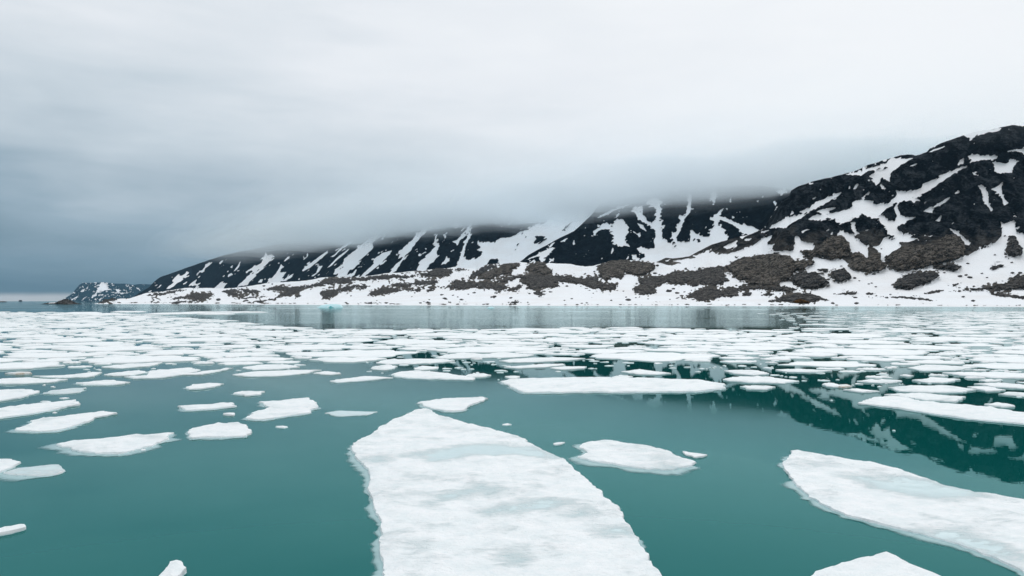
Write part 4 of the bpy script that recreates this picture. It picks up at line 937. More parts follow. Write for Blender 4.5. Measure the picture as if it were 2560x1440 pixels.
def hand_floe(poly_px, label, seed, group=None, fb=0.11, melts=(), foot=0.0, mat=None, spacing=None, name='ice_floe', rough=1.0, melt_all=0.0, tall=0.0):
    g_ = px_to_ground(np.asarray(poly_px, float))
    D = g_[:, 1].mean()
    st = max(0.11, 0.0035 * D)
    q = rough_outline(g_, st, 0.20 * rough * min(1.5, D / 30), 1.0 * max(1, D / 40), seed, 5)
    q = rough_outline(q, st, 0.05 * min(2, D / 25), 0.28 * max(1, D / 35), seed + 3, 3)
    sp = spacing or max(0.2, 0.0075 * D)
    co, tr = cdt(q, sp, 0.4, seed)
    d = dist_to(q, co)
    x, y = co[:, 0], co[:, 1]
    n1 = fbm(x / 1.6 + seed, y / 1.6, 5, 0.55)
    n2 = fbm(x / 0.45 + seed, y / 0.45 + 3, 3, 0.6)
    mel = np.full(len(co), melt_all)
    for mp in melts:
        mg = px_to_ground(np.asarray(mp, float))
        mg = rough_outline(mg, 0.4, 0.35, 1.6, seed + 5)
        ins = inside(mg, x, y)
        dd = dist_to(mg, co)
        mel = np.maximum(mel, np.clip(0.30 + np.where(ins, dd, -dd) / 1.8, 0, 0.8))
    rise = np.clip(d / 0.16, 0, 1)
    rimn = np.exp(-((d - 0.25) / 0.28) ** 2)
    z = fb * (0.80 + 0.20 * rise) + (0.3 + 0.7 * rise) * (0.13 * n1 + 0.085 * n2) * (1 - 0.75 * mel) + rimn * 0.06 * np.clip(n2 + n1, -0.2, 1) + tall * np.clip(d, 0, 1)
    z -= mel * 0.04
    z = np.maximum(z, 0.05)
    e = {}
    for a, b, c in tr:
        for u_, v_ in ((a, b), (b, c), (c, a)):
            if (v_, u_) in e:
                del e[(v_, u_)]
            else:
                e[(u_, v_)] = 1
    e = np.array(list(e), np.int32)
    used = np.unique(e)
    idx = np.full(len(co), -1)
    idx[used] = np.arange(len(used))
    nn = len(co)
    cen = co.mean(0)
    # rounded lip, wall, underwater root
    dirs = co[used] - cen
    dirs /= np.maximum(np.hypot(dirs[:, 0], dirs[:, 1]), 1e-6)[:, None]
    out = (0.02 + 0.06 * np.clip(n2[used], -0.5, 1))[:, None]
    wall = np.concatenate([co[used] + dirs * out, (z[used] * 0.45)[:, None]], 1)
    root = np.concatenate([co[used] + dirs * out * 0.6, np.full((len(used), 1), -0.30)], 1)
    lip = np.concatenate([co[used], z[used][:, None]], 1)     # own vertices, so the edge stays sharp
    allco = np.concatenate([np.concatenate([co, z[:, None]], 1), lip, wall, root])
    i0, i1 = idx[e[:, 0]], idx[e[:, 1]]
    nu = len(used)
    q1 = np.stack([nn + i1, nn + i0, nn + nu + i0, nn + nu + i1], -1)
    q2 = np.stack([nn + nu + i1, nn + nu + i0, nn + 2 * nu + i0, nn + 2 * nu + i1], -1)
    c0 = np.array([cen[0], cen[1], 0.0])
    melt_full = np.concatenate([mel, np.zeros(3 * len(used))])
    o = mesh_np(name, allco - c0, [tr, q1, q2], mat or M_ICE, True, {'melt': melt_full})
    o.location = c0
    tag(o, label, 'ice floe', group)
    if foot > 0:
        # shelf of ice awash round the floe, widest towards the viewer
        m_ = len(q)
        tang = np.roll(q, -3, 0) - np.roll(q, 3, 0)
        nrm = np.stack([tang[:, 1], -tang[:, 0]], -1)
        nrm /= np.maximum(np.hypot(nrm[:, 0], nrm[:, 1]), 1e-6)[:, None]
        area = 0.5 * np.sum(q[:, 0] * np.roll(q[:, 1], -1) - np.roll(q[:, 0], -1) * q[:, 1])
        if area < 0:
            nrm = -nrm
        k = 9
        nrm = sum(np.roll(nrm, j, 0) for j in range(-k, k + 1)) / (2 * k + 1)
        ww = 1.7 * foot * np.clip(0.25 + 1.6 * fbm(q[:, 0] / 2.2 + seed, q[:, 1] / 2.2 + 7, 4, 0.6) + 0.35 * np.clip(-nrm[:, 1] - 0.4 * nrm[:, 0], -1, 1), 0.02, 1.4)
        ring = []
        fd = []
        for tt, zz, ff in ((-0.06, 0.018, 0.0), (0.5, 0.013, 0.4), (1.0, 0.006, 1.0)):
            p_ = q + nrm * (ww * tt if tt > 0 else tt * np.ones(m_))[:, None]
            ring.append(np.concatenate([p_, np.full((m_, 1), zz)], 1))
            fd.append(np.full(m_, ff))
        rc = np.concatenate(ring)
        i_ = np.arange(m_)
        j_ = (i_ + 1) % m_
        fq = np.concatenate([np.stack([a * m_ + i_, a * m_ + j_, (a + 1) * m_ + j_, (a + 1) * m_ + i_], -1) for a in (0, 1)])
        if area > 0:
            fq = fq[:, ::-1]
        mesh_np('submerged_ledge', rc - c0, fq, M_AWASH, True, {'fade': np.concatenate(fd)}, parent=o)
    return o, q


HAND = []   # ground outlines of the hand-placed floes


def HF(c, pts, label, seed, **kw):
    p = P(c, pts) if c else np.array(pts, float)
    o, q = hand_floe(p, label, seed, **kw)
    HAND.append(q)
    return o


pools = [P(10, q) for q in ([(430, 655), (700, 600), (960, 580), (1200, 600), (1370, 670), (1100, 650), (900, 650), (720, 680), (560, 695)], [(890, 1020), (1100, 960), (1250, 910), (1380, 960), (1330, 1010), (1150, 1010), (950, 1035)], [(480, 960), (700, 890), (900, 850), (1000, 870), (720, 930), (540, 970)], [(1070, 1310), (1110, 1295), (1170, 1310), (1120, 1335)], [(1440, 1040), (1540, 1010), (1600, 1040), (1480, 1060)], [(110, 680), (230, 670), (250, 700), (150, 720)], [(1650, 1120), (1800, 1110), (1850, 1150), (1720, 1170)])]
HF(10, [(265, 1440), (240, 1360), (235, 1240), (230, 1170), (245, 1060), (215, 1020), (185, 985), (195, 930), (160, 880), (165, 820), (180, 800), (150, 740), (100, 680), (70, 650), (48, 600), (60, 575), (110, 550), (170, 520), (240, 470), (330, 425), (400, 395), (450, 370), (520, 357), (570, 370), (600, 395), (720, 430), (850, 465), (980, 495), (1120, 530), (1190, 570), (1280, 620), (1410, 670), (1450, 715), (1520, 770), (1600, 840), (1680, 910), (1750, 975), (1800, 1060), (1860, 1130), (1900, 1220), (1960, 1310), (2060, 1440), (2200, 1700), (1900, 1950), (700, 1950), (330, 1700)], 'huge pointed white floe with pale melt pools, filling the bottom centre', 1, melts=pools, foot=0.35, fb=0.13, spacing=0.15)
HF(11, [(560, 820), (580, 790), (610, 770), (610, 745), (640, 742), (760, 765), (900, 790), (1050, 810), (1180, 840), (1310, 885), (1450, 930), (1600, 965), (1720, 980), (1876, 1010), (2100, 1080), (2100, 1500), (1876, 1395), (1700, 1310), (1500, 1240), (1380, 1205), (1200, 1160), (1060, 1130), (920, 1090), (800, 1040), (700, 990), (640, 930), (590, 870)], 'large tongue-shaped floe with a pale melt pool, running off the right edge', 2, melts=[P(11, [(860, 880), (1100, 890), (1330, 900), (1500, 950), (1640, 990), (1440, 1025), (1260, 980), (1060, 940)]), P(11, [(1300, 1190), (1500, 1180), (1900, 1330), (1876, 1400), (1600, 1280)])], foot=0.45, fb=0.11, spacing=0.17)
HF(11, [(700, 1440), (740, 1400), (800, 1385), (900, 1350), (1000, 1325), (1110, 1308), (1180, 1325), (1330, 1390), (1440, 1440), (1500, 1600), (1100, 1700), (750, 1600)], 'rounded white floe cut by the bottom edge, right of the huge floe', 3, fb=0.13, spacing=0.13)
HF(10, [(470, 320), (560, 300), (640, 290), (760, 285), (880, 280), (930, 290), (870, 310), (800, 340), (750, 368), (660, 368), (560, 350)], 'dart-shaped floe just beyond the tip of the huge floe', 4, foot=0.5)
HF(10, [(1560, 610), (1520, 592), (1580, 565), (1690, 552), (1830, 575), (1960, 590), (2080, 625), (2160, 660), (2250, 690), (2245, 712), (2100, 735), (1940, 735), (1780, 710), (1640, 690), (1510, 660), (1570, 635)], 'lumpy grey-white floe between the huge floe and the tongue-shaped one', 5, foot=0.7, melt_all=0.08)
HF(11, [(8, 745), (60, 755), (150, 765), (130, 775), (80, 778), (40, 762)], 'thin sliver of ice beside the lumpy grey-white floe', 6, fb=0.08)
HF(0, [(1252, 950), (1300, 944), (1450, 941), (1600, 942), (1750, 948), (1812, 957), (1810, 968), (1740, 975), (1600, 977), (1450, 977), (1310, 978), (1280, 965)], 'long flat bar-shaped floe in front of the dark reflection', 7, foot=0.5, fb=0.13)
HF(12, [(470, 655), (540, 630), (680, 620), (740, 613), (880, 628), (1080, 650), (1200, 672), (1315, 690), (1300, 706), (1100, 700), (850, 695), (640, 685), (520, 672)], 'flat lens-shaped floe left of the long bar-shaped floe', 8, foot=0.4)
HF(12, [(265, 590), (330, 570), (430, 557), (530, 575), (480, 600), (400, 610), (300, 605)], 'small oval floe at the front edge left of the lens-shaped floe', 9, foot=0.3)
HF(12, [(-140, 720), (0, 700), (150, 680), (270, 672), (480, 685), (300, 702), (100, 722), (-60, 730)], 'thin pointed floe in open water left of the lens-shaped floe', 10, foot=0.4)
HF(0, [(815, 1027), (850, 1022), (935, 1025), (920, 1032), (850, 1034)], 'thin glassy pale floe alone left of the huge floe tip', 11, fb=0.05, melt_all=0.9, foot=0.3)
HF(0, [(1380, 1102), (1395, 1100), (1411, 1099), (1402, 1103), (1386, 1105)], 'tiny ice sliver beside the right flank of the huge floe', 12, fb=0.05)
HF(12, [(1210, 672), (1260, 650), (1360, 645), (1480, 660), (1400, 676), (1280, 680)], 'small pointed floe touching the lens-shaped floe', 13)
HF(12, [(1605, 675), (1680, 668), (1780, 672), (1720, 695), (1650, 693)], 'small floe just behind the long bar-shaped floe', 14)
HF(12, [(1600, 580), (1750, 570), (1950, 555), (2200, 550), (2200, 562), (2000, 580), (1750, 592)], 'thin floe across the snowy part of the reflection', 15)
HF(12, [(2060, 590), (2200, 575), (2440, 578), (2400, 592), (2200, 605)], 'thin floe touching the right end of another thin floe', 16)
HF(12, [(1550, 520), (1700, 500), (1950, 490), (2250, 488), (2410, 495), (2250, 515), (1900, 530), (1650, 535)], 'broad flat floe above the snowy part of the reflection', 17)
HF(12, [(900, 490), (1020, 460), (1200, 440), (1400, 455), (1600, 435), (1900, 460), (1800, 480), (1560, 488), (1300, 488), (1050, 500)], 'wide double-peaked floe at the front of the dense ice', 18)
HF(12, [(310, 540), (420, 510), (700, 500), (1000, 502), (1100, 520), (980, 535), (700, 548), (450, 550)], 'long flat floe above the small oval floe', 19)
HF(12, [(700, 590), (800, 575), (950, 582), (930, 598), (800, 610), (720, 605)], 'small floe above the left part of the lens-shaped floe', 20)
for i, (c, pts, lab) in enumerate([
    (9, [(1240, 175), (1300, 155), (1400, 147), (1480, 150), (1430, 170), (1340, 182), (1260, 185)], 'small oval floe just in front of the dense ice, left of centre'),
    (9, [(1570, 215), (1620, 200), (1755, 200), (1720, 220), (1640, 228)], 'small diamond-shaped floe above the notched floe'),
    (9, [(1180, 300), (1290, 292), (1400, 285), (1550, 276), (1565, 300), (1430, 315), (1250, 322)], 'narrow bar-shaped floe left of the notched floe'),
    (9, [(1485, 348), (1530, 344), (1580, 345), (1540, 358)], 'tiny floe between the bar-shaped floe and the notched floe'),
    (9, [(1640, 375), (1730, 330), (1790, 305), (1740, 270), (1870, 260), (2060, 243), (2095, 270), (2120, 300), (2060, 340), (1930, 360), (1760, 385)], 'chunky notched floe in the open water left of the huge floe'),
    (9, [(1255, 455), (1340, 430), (1450, 415), (1600, 405), (1650, 430), (1668, 465), (1640, 490), (1440, 500), (1270, 505)], 'blunt wedge-shaped floe below the narrow bar-shaped floe'),
    (9, [(370, 550), (480, 525), (700, 510), (900, 490), (1080, 475), (1150, 472), (1100, 515), (1030, 545), (920, 580), (780, 610), (640, 605), (530, 595), (470, 570)], 'long leaf-shaped floe with an underwater ledge at its left tip'),
    (9, [(100, 445), (180, 430), (220, 390), (330, 370), (500, 355), (700, 330), (780, 345), (640, 370), (540, 415), (380, 455), (250, 462), (130, 460)], 'long floe with a raised knob at its right end'),
    (9, [(-200, 330), (0, 312), (200, 285), (400, 268), (490, 258), (552, 280), (400, 310), (220, 345), (0, 375), (-200, 380)], 'long tapering floe entering from the left edge above the knobbed floe'),
    (9, [(-150, 200), (0, 192), (150, 185), (268, 200), (160, 235), (0, 262), (-150, 260)], 'blunt floe cut by the left edge above the tapering floe'),
    (9, [(290, 212), (340, 195), (480, 180), (568, 175), (520, 205), (400, 215)], 'thin greyish floe right of the blunt left-edge floe'),
    (9, [(-150, 650), (0, 648), (80, 650), (130, 665), (60, 700), (0, 730), (-150, 740)], 'white floe cut by the left edge, touching a ragged floe'),
    (9, [(20, 735), (120, 705), (240, 690), (340, 678), (400, 690), (430, 715), (380, 740), (270, 752), (120, 745)], 'ragged half-melted floe near the left edge'),
    (9, [(-60, 1130), (20, 1100), (110, 1080), (170, 1078), (175, 1095), (80, 1120), (0, 1135)], 'small low floe at the left edge near the bottom'),
    (9, [(1050, 1430), (1090, 1400), (1110, 1380), (1140, 1340), (1175, 1325), (1215, 1345), (1232, 1380), (1200, 1400), (1170, 1430), (1140, 1460), (1080, 1460)], 'small two-lobed lump of ice at the bottom edge'),
    (9, [(510, 145), (600, 135), (750, 128), (870, 140), (760, 155), (560, 158)], 'slim lens-shaped floe alone in front of the left pack'),
    (9, [(-100, 130), (60, 115), (200, 110), (300, 122), (450, 120), (330, 140), (130, 150), (-100, 150)], 'flat floe entering from the left edge at the front of the pack'),
    (9, [(200, 100), (420, 95), (640, 75), (690, 75), (600, 105), (400, 110)], 'thin pointed floe at the front of the left pack'),
    (9, [(690, 90), (800, 75), (930, 62), (980, 75), (880, 95), (760, 97)], 'flat floe touching the right end of the thin pointed floe'),
    (9, [(830, 105), (980, 95), (1000, 65), (1100, 60), (1260, 45), (1330, 60), (1250, 85), (1080, 110), (900, 115)], 'irregular stepped floe at the front of the left pack'),
    (9, [(1210, 90), (1350, 70), (1550, 45), (1500, 60), (1340, 90)], 'narrow tail-shaped floe right of the stepped floe'),
    (9, [(1540, 90), (1700, 70), (1950, 62), (2130, 60), (2050, 80), (1850, 98), (1650, 102)], 'long spindle-shaped floe in front of the pack, left of centre'),
    (9, [(1610, 45), (1750, 25), (1930, 25), (2000, 40), (1850, 55), (1700, 58)], 'flat floe right behind the spindle-shaped floe'),
    (9, [(670, 40), (850, 20), (1080, 10), (1000, 35), (800, 48)], 'thin floe behind the stepped floe'),
    (9, [(2090, 80), (2200, 70), (2270, 85), (2200, 92)], 'small floe off the right end of the spindle-shaped floe'),
    (11, [(965, 490), (1050, 460), (1150, 450), (1250, 460), (1300, 478), (1450, 490), (1700, 512), (1876, 540), (2000, 560), (2000, 620), (1876, 600), (1600, 575), (1350, 540), (1150, 510)], 'long pointed floe running off the right edge over the dark reflection'),
    (11, [(1110, 442), (1300, 436), (1550, 455), (1500, 480), (1330, 472), (1200, 452)], 'flat floe lying against the long pointed right-edge floe'),
    (11, [(1150, 405), (1250, 395), (1450, 395), (1600, 415), (1540, 428), (1350, 432), (1200, 425)], 'broad flat floe third back from the long pointed right-edge floe'),
    (11, [(230, 360), (330, 345), (480, 350), (640, 370), (560, 380), (400, 378), (270, 370)], 'flat floe behind the right end of the bar-shaped floe'),
    (11, [(245, 315), (300, 310), (440, 315), (490, 330), (400, 338), (300, 330)], 'oval floe in the dark water above the bar-shaped floe'),
    (11, [(325, 400), (400, 393), (525, 400), (480, 415), (380, 413)], 'small floe off the right end of the bar-shaped floe'),
    (11, [(520, 310), (640, 305), (750, 310), (830, 315), (700, 322), (590, 320)], 'thin flat floe across the dark reflection right of centre'),
    (11, [(760, 385), (820, 380), (880, 392), (870, 402), (800, 398)], 'small floe with a brown stain at its right end'),
    (11, [(970, 370), (1100, 362), (1220, 370), (1150, 380), (1040, 378)], 'thin floe right of the brown-stained floe'),
    (11, [(885, 418), (960, 412), (1095, 425), (1000, 430)], 'thin floe left of the tip of the long pointed right-edge floe'),
    (11, [(1280, 365), (1380, 352), (1540, 360), (1440, 378), (1340, 376)], 'rough floe in the dark water at right'),
    (11, [(1205, 340), (1235, 335), (1270, 340), (1240, 346)], 'tiny floe left of the rough floe at right'),
    (11, [(1240, 300), (1340, 283), (1500, 290), (1620, 295), (1500, 312), (1320, 315)], 'broad floe at the front of the dense ice at right'),
    (11, [(1560, 400), (1650, 398), (1780, 418), (1680, 425)], 'small floe above the middle of the long right-edge floe'),
    (11, [(1610, 385), (1750, 380), (1876, 390), (1900, 400), (1876, 408), (1720, 402)], 'flat floe at the right edge in the dark water'),
    (11, [(1730, 440), (1800, 430), (1890, 435), (1890, 452)], 'small blunt floe at the right edge'),
    (11, [(1660, 495), (1740, 488), (1830, 505), (1750, 510)], 'small floe lying behind the long right-edge floe'),
    (11, [(1625, 365), (1700, 360), (1740, 370), (1680, 374)], 'tiny floe in the dark water near the right edge'),
    (10, [(1730, 155), (1780, 140), (1850, 150), (1800, 165)], 'small rounded floe touching the back of the bar-shaped floe'),
    (10, [(1790, 120), (1900, 105), (2100, 130), (2000, 138), (1880, 134)], 'flat floe behind the middle of the bar-shaped floe'),
]):
    kw = dict(foot=0.45 if i < 16 else 0.25)
    if 'half-melted' in lab or 'greyish' in lab:
        kw.update(melt_all=0.35, foot=0.8)
    if 'underwater ledge' in lab:
        kw.update(foot=0.8)
    if 'two-lobed' in lab:
        kw.update(foot=0.35, fb=0.16, tall=0.12)
    o = HF(c, pts, lab, 30 + i, **kw)
    if 'brown stain' in lab:
        so, sq = hand_floe(P(11, [(868, 393), (905, 391), (932, 398), (900, 406), (872, 403)]), None, 99, mat=M_DIRTY, name='brown_stain', fb=0.14)
        del so['category']
        so.location = so.location - o.location
        so.parent = o
for i, (c, pts) in enumerate([(9, [(345, 168), (365, 164), (383, 168), (360, 173)]), (9, [(395, 242), (425, 238), (458, 240), (430, 248)]), (9, [(930, 580), (945, 575), (958, 580), (945, 585)]), (9, [(275, 155), (290, 152), (302, 156), (288, 159)]), (9, [(340, 336), (355, 332), (368, 336), (352, 340)])]):
    HF(c, pts, ['tiny scrap of ice between two left floes at the pack front', 'tiny scrap of ice above the tapering left floe', 'tiny scrap of ice by the leaf-shaped floe', 'tiny scrap of ice left of the slim lens-shaped floe', 'tiny scrap of ice above the knobbed left floe'][i], 90 + i, group='ice scraps near the left edge', fb=0.06)
o = HF(9, [(40, 83), (120, 78), (205, 75), (200, 85), (100, 90)], 'brown-stained floe at the left edge of the pack', 97, mat=M_DIRTY, fb=0.15)

# --- the pack: random floes grown until they nearly touch
front = lin([(-800, 925), (0, 925), (300, 922), (500, 912), (700, 912), (850, 904), (950, 902), (1100, 905), (1250, 897), (1400, 897), (1700, 905), (1900, 905), (2100, 930), (2300, 950), (2560, 968), (3400, 985)])
dense = lin([(-800, 905), (500, 902), (850, 898), (1000, 882), (1250, 872), (1700, 870), (1950, 874), (2200, 880), (2560, 888), (3400, 900)])
back = lin([(-800, 780), (0, 781), (250, 783), (330, 787), (450, 794), (600, 808), (720, 821), (850, 824), (1250, 823), (1600, 819), (1850, 826), (2100, 836), (2300, 842), (2450, 840), (2560, 836), (3400, 830)])
RES = 0.35
STR = 1.35    # floes lie drawn out along the wind rows: x is squeezed by this while they grow
XA, XB, YA, YB = -330.0, 330.0, 42.0, 420.0
NX, NY = int((XB - XA) / RES), int((YB - YA) / RES)
score = np.full((NY, NX), 9.0, np.float32)
labm = np.full((NY, NX), -1, np.int32)
taken = np.zeros((NY, NX), bool)
for q in HAND:
    q = q / np.array([STR, 1.0])
    lo, hi = q.min(0) - 0.5, q.max(0) + 0.5
    if hi[1] < YA:
        continue
    ix0, ix1 = max(0, int((lo[0] - XA) / RES)), min(NX, int((hi[0] - XA) / RES) + 1)
    iy0, iy1 = max(0, int((lo[1] - YA) / RES)), min(NY, int((hi[1] - YA) / RES) + 1)
    if ix1 <= ix0 or iy1 <= iy0:
        continue
    X, Y = np.meshgrid(XA + (np.arange(ix0, ix1) + 0.5) * RES, YA + (np.arange(iy0, iy1) + 0.5) * RES)
    taken[iy0:iy1, ix0:ix1] |= inside(q, X, Y) | (dist_to(q, np.stack([X.ravel(), Y.ravel()], -1)).reshape(X.shape) < 0.3)
prng = np.random.default_rng(21)


def density(X, Y):
    """how tightly the pack is packed at a place on the water, 0..1"""
    px = 1280 + X / Y * FPX
    py = HOR + CAMH * FPX / Y
    f, d_, b = front(px), dense(px), back(px)
    wob = fbm(X / 22.0, Y / 30.0, 4) * 0.9
    t_in = np.clip((py - b) / 3.0 + 0.5 + wob, 0, 1)
    t_fr = np.clip((f - py) / np.maximum(f - d_, 1) + wob * 0.6, 0, 1)
    dn = t_in * (0.22 * (t_fr > 0) + 0.78 * t_fr)
    # second, thinner pack of small floes close to the right-hand shore
    streak = np.clip((px - 1900) / 500.0, 0, 1) * np.clip(1.5 * fbm(X / 40 + 5, Y / 16, 3) + 0.62 + np.clip((px - 2250) / 500, 0, 0.5), 0, 1)
    dn2 = np.where((py < b) & (py > 769.5), streak * 0.75, 0)
    # leads: wind-drawn gaps of open water
    lead = np.clip((fbm(X / 26.0 + 70, Y / 11.0, 4, 0.55) + 0.14) / 0.10, 0, 1)
    return np.maximum(dn, dn2) * (0.06 + 0.94 * lead)


seeds = []
occ = taken.copy()
for rad, tries in ((6.0, 160), (4.4, 700), (3.2, 2400), (2.3, 6500), (1.6, 13000), (1.05, 22000), (0.7, 20000)):
    y_ = YA + (YB - YA) * prng.random(tries) ** (1.0 if rad > 2 else 1.6)
    half = np.minimum((y_ * 0.75 + 6) / STR, XB - 8)
    x_ = (prng.random(tries) * 2 - 1) * half
    dn = density(x_ * STR, y_)
    keep = prng.random(tries) < dn * (0.9 if rad > 1.5 else 0.75)
    near_ok = (rad < y_ * 0.055 + 0.6) & (rad > y_ * 0.0042)
    for x, y in zip(x_[keep & near_ok], y_[keep & near_ok]):
        r = rad * (0.8 + 0.4 * prng.random())
        ix, iy = int((x - XA) / RES), int((y - YA) / RES)
        k = int(r / RES) + 1
        if ix - k < 0 or iy - k < 0 or ix + k >= NX or iy + k >= NY:
            continue
        w_ = occ[iy - k:iy + k + 1, ix - k:ix + k + 1]
        if w_[k, k] or w_[k, 0] or w_[k, -1] or w_[0, k] or w_[-1, k]:
            continue
        gy_, gx_ = np.ogrid[-k:k + 1, -k:k + 1]
        disc = gx_ * gx_ + gy_ * gy_ <= (r / RES) ** 2
        if (w_ & disc).any():
            continue
        w_ |= disc
        seeds.append((x, y, r))
for i, (x, y, r) in enumerate(seeds):
    k = int(1.9 * r / RES) + 2
    ix, iy = int((x - XA) / RES), int((y - YA) / RES)
    a0, a1, b0, b1 = max(0, iy - k), min(NY, iy + k + 1), max(0, ix - k), min(NX, ix + k + 1)
    X = XA + (np.arange(b0, b1) + 0.5) * RES
    Y = YA + (np.arange(a0, a1) + 0.5) * RES
    X, Y = np.meshgrid(X, Y)
    wx = perlin(X / (r * 0.9) + i, Y / (r * 0.9)) * r * 0.5
    wy = perlin(X / (r * 0.9) + i + 50, Y / (r * 0.9) + 9) * r * 0.5
    sc_ = (np.hypot(X - x + wx, Y - y + wy) / r).astype(np.float32)
    cur = score[a0:a1, b0:b1]
    better = (sc_ < cur) & ~taken[a0:a1, b0:b1]
    cur[better] = sc_[better]
    labm[a0:a1, b0:b1][better] = i
NA = 34
floes = []
ang = np.arange(NA) / NA * 2 * np.pi
for i, (x, y, r) in enumerate(seeds):
    px = 1280 + x * STR / y * FPX
    if px < -120 or px > 2680:
        continue
    dn = float(density(np.array([x * STR]), np.array([y]))[0])
    lim = (0.96 + 0.42 * dn) * (0.9 + 0.2 * prng.random())
    aa = ang + prng.random() * 6
    st = np.arange(0.3, 1.75, 0.045)[:, None] * r
    X = x + np.cos(aa) * st
    Y = y + np.sin(aa) * st
    ix = np.clip(((X - XA) / RES).astype(int), 0, NX - 1)
    iy = np.clip(((Y - YA) / RES).astype(int), 0, NY - 1)
    ok = (labm[iy, ix] == i) & (score[iy, ix] < lim)
    first = np.where(ok.all(0), len(st) - 1, np.argmin(ok, 0))
    rr = st[np.maximum(first - 1, 0), 0]
    gap = 0.06 + 0.16 * prng.random() + (0.0035 * y)
    rr = np.maximum(rr - gap * 0.5, 0.25 * r)
    rr = 0.84 * rr + 0.08 * (np.roll(rr, 1) + np.roll(rr, -1))
    rr *= 1 + 0.22 * (prng.random(NA) - 0.5)
    ph = prng.random(3) * 6.28
    rr *= 1 - 0.16 * (0.5 + 0.5 * np.sin(3 * aa + ph[0])) * prng.random() - 0.14 * (0.5 + 0.5 * np.sin(5 * aa + ph[1])) * prng.random()
    pts = np.stack([np.cos(aa) * rr * STR, np.sin(aa) * rr], -1)
    app = (rr.mean() / y) ** 2 * (CAMH / y)
    floes.append((app, x * STR, y, r, pts))
floes.sort(key=lambda f: -f[0])


def pack_mesh(pts, r, y, seedv):
    n = len(pts)
    h_ = 0.065 + 0.075 * prng.random()
    zz = h_ * (0.8 + 0.5 * prng.random(n))
    rings = [np.concatenate([pts * 0.985, np.full((n, 1), -0.2)], 1),
             np.concatenate([pts * 1.0, (zz * 0.4)[:, None]], 1),
             np.concatenate([pts * (1 - 0.10 / max(r, 0.7)), zz[:, None]], 1),
             np.concatenate([pts * 0.72, (h_ * (0.8 + 0.8 * prng.random(n)))[:, None]], 1),
             np.concatenate([pts * 0.36, (h_ * (0.9 + 0.6 * prng.random(n)))[:, None]], 1)]
    co = np.concatenate(rings + [np.array([[0, 0, h_ * 1.1]])])
    i_ = np.arange(n)
    j_ = (i_ + 1) % n
    q = np.concatenate([np.stack([a * n + i_, a * n + j_, (a + 1) * n + j_, (a + 1) * n + i_], -1) for a in range(4)])
    tr = np.stack([4 * n + i_, 4 * n + j_, np.full(n, 5 * n)], -1)
    return co, q, tr


ORD = ['first', 'second', 'third', 'fourth', 'fifth', 'sixth', 'seventh', 'eighth', 'ninth', 'tenth', 'eleventh', 'twelfth']
LAND = [(60, 'the left edge'), (170, 'the rocky islet'), (300, 'the far headland'), (430, 'the left shore tip'), (570, 'the ring-shaped scree'), (700, 'the hooked scree'), (822, 'the turquoise iceberg'), (940, 'the wedge-shaped scree'), (1060, 'the raised scree band'), (1200, 'the slanting dark rib'), (1350, 'the square-shouldered crag'), (1440, 'the widest scree field'), (1560, 'the two-lobed knoll'), (1700, 'the hooked scree mound'), (1880, 'the largest brown outcrop'), (2010, 'the dome-shaped rock'), (2150, 'the ragged brown crag'), (2290, 'the tilted grey hump'), (2420, 'the right scree bank'), (2540, 'the right edge')]


def tell_apart(items):
    """items: (object, base label, x); those that share a base are counted from the left"""
    by = {}
    for o, base, x in items:
        by.setdefault(base, []).append((x, o))
    for base, lst in by.items():
        lst.sort(key=lambda q: q[0])
        for i, (x, o) in enumerate(lst):
            o['label'] = base if len(lst) == 1 else '%s, %s from left' % (base, ORD[min(i, 11)])


def zone(x, y, pts):
    px = 1280 + x / y * FPX
    py = HOR + CAMH * FPX / y
    wpx = np.ptp(pts[:, 0]) / y * FPX
    asp = np.ptp(pts[:, 0]) / np.ptp(pts[:, 1])
    size = 'large' if wpx > 150 else ('medium-sized' if wpx > 85 else 'small')
    shape = 'long' if asp > 1.6 else ('broad' if asp > 1.2 else 'stubby')
    mark = min(LAND, key=lambda l: abs(l[0] - px))[1]
    if py < back(px):
        row, grp = 'in the thin right-shore ice', 'thin ice near the right shore'
    elif py > dense(px):
        row, grp = 'at the loose pack front', 'loose floes at the front of the pack'
    elif py > 870:
        row, grp = 'in the nearest pack rows', 'near rows of the pack'
    elif py > 845:
        row, grp = 'in the middle pack rows', 'middle rows of the pack'
    else:
        row, grp = 'in the farthest pack rows', 'far rows of the pack'
    return '%s %s floe %s, below %s' % (size, shape, row, mark), grp


n_ind = 300 - len(HAND)
sc_co, sc_q, sc_t, off = [], [], [], 0
pack_named = []
for k, (app, x, y, r, pts) in enumerate(floes):
    co, q, tr = pack_mesh(pts, r, y, k)
    if k < n_ind:
        o = mesh_np('ice_floe', co, [q, tr], M_ICEFAR, True)
        o.location = (x, y, 0)
        lab, grp = zone(x, y, pts)
        tag(o, lab, 'ice floe', grp)
        pack_named.append((o, lab, x / y))
    else:
        sc_co.append(co + np.array([x, y, 0]))
        sc_q.append(q + off)
        sc_t.append(tr + off)
        off += len(co)
tell_apart(pack_named)
tell_apart(BOUL_NAMED)
pk = mesh_np('pack_ice', np.concatenate(sc_co), [np.concatenate(sc_q), np.concatenate(sc_t)], M_ICEFAR, True)
tag(pk, 'dense drift of small white floes spread across the fjord', 'pack ice', kind='stuff')
print('FLOES', len(floes), 'hand', len(HAND))

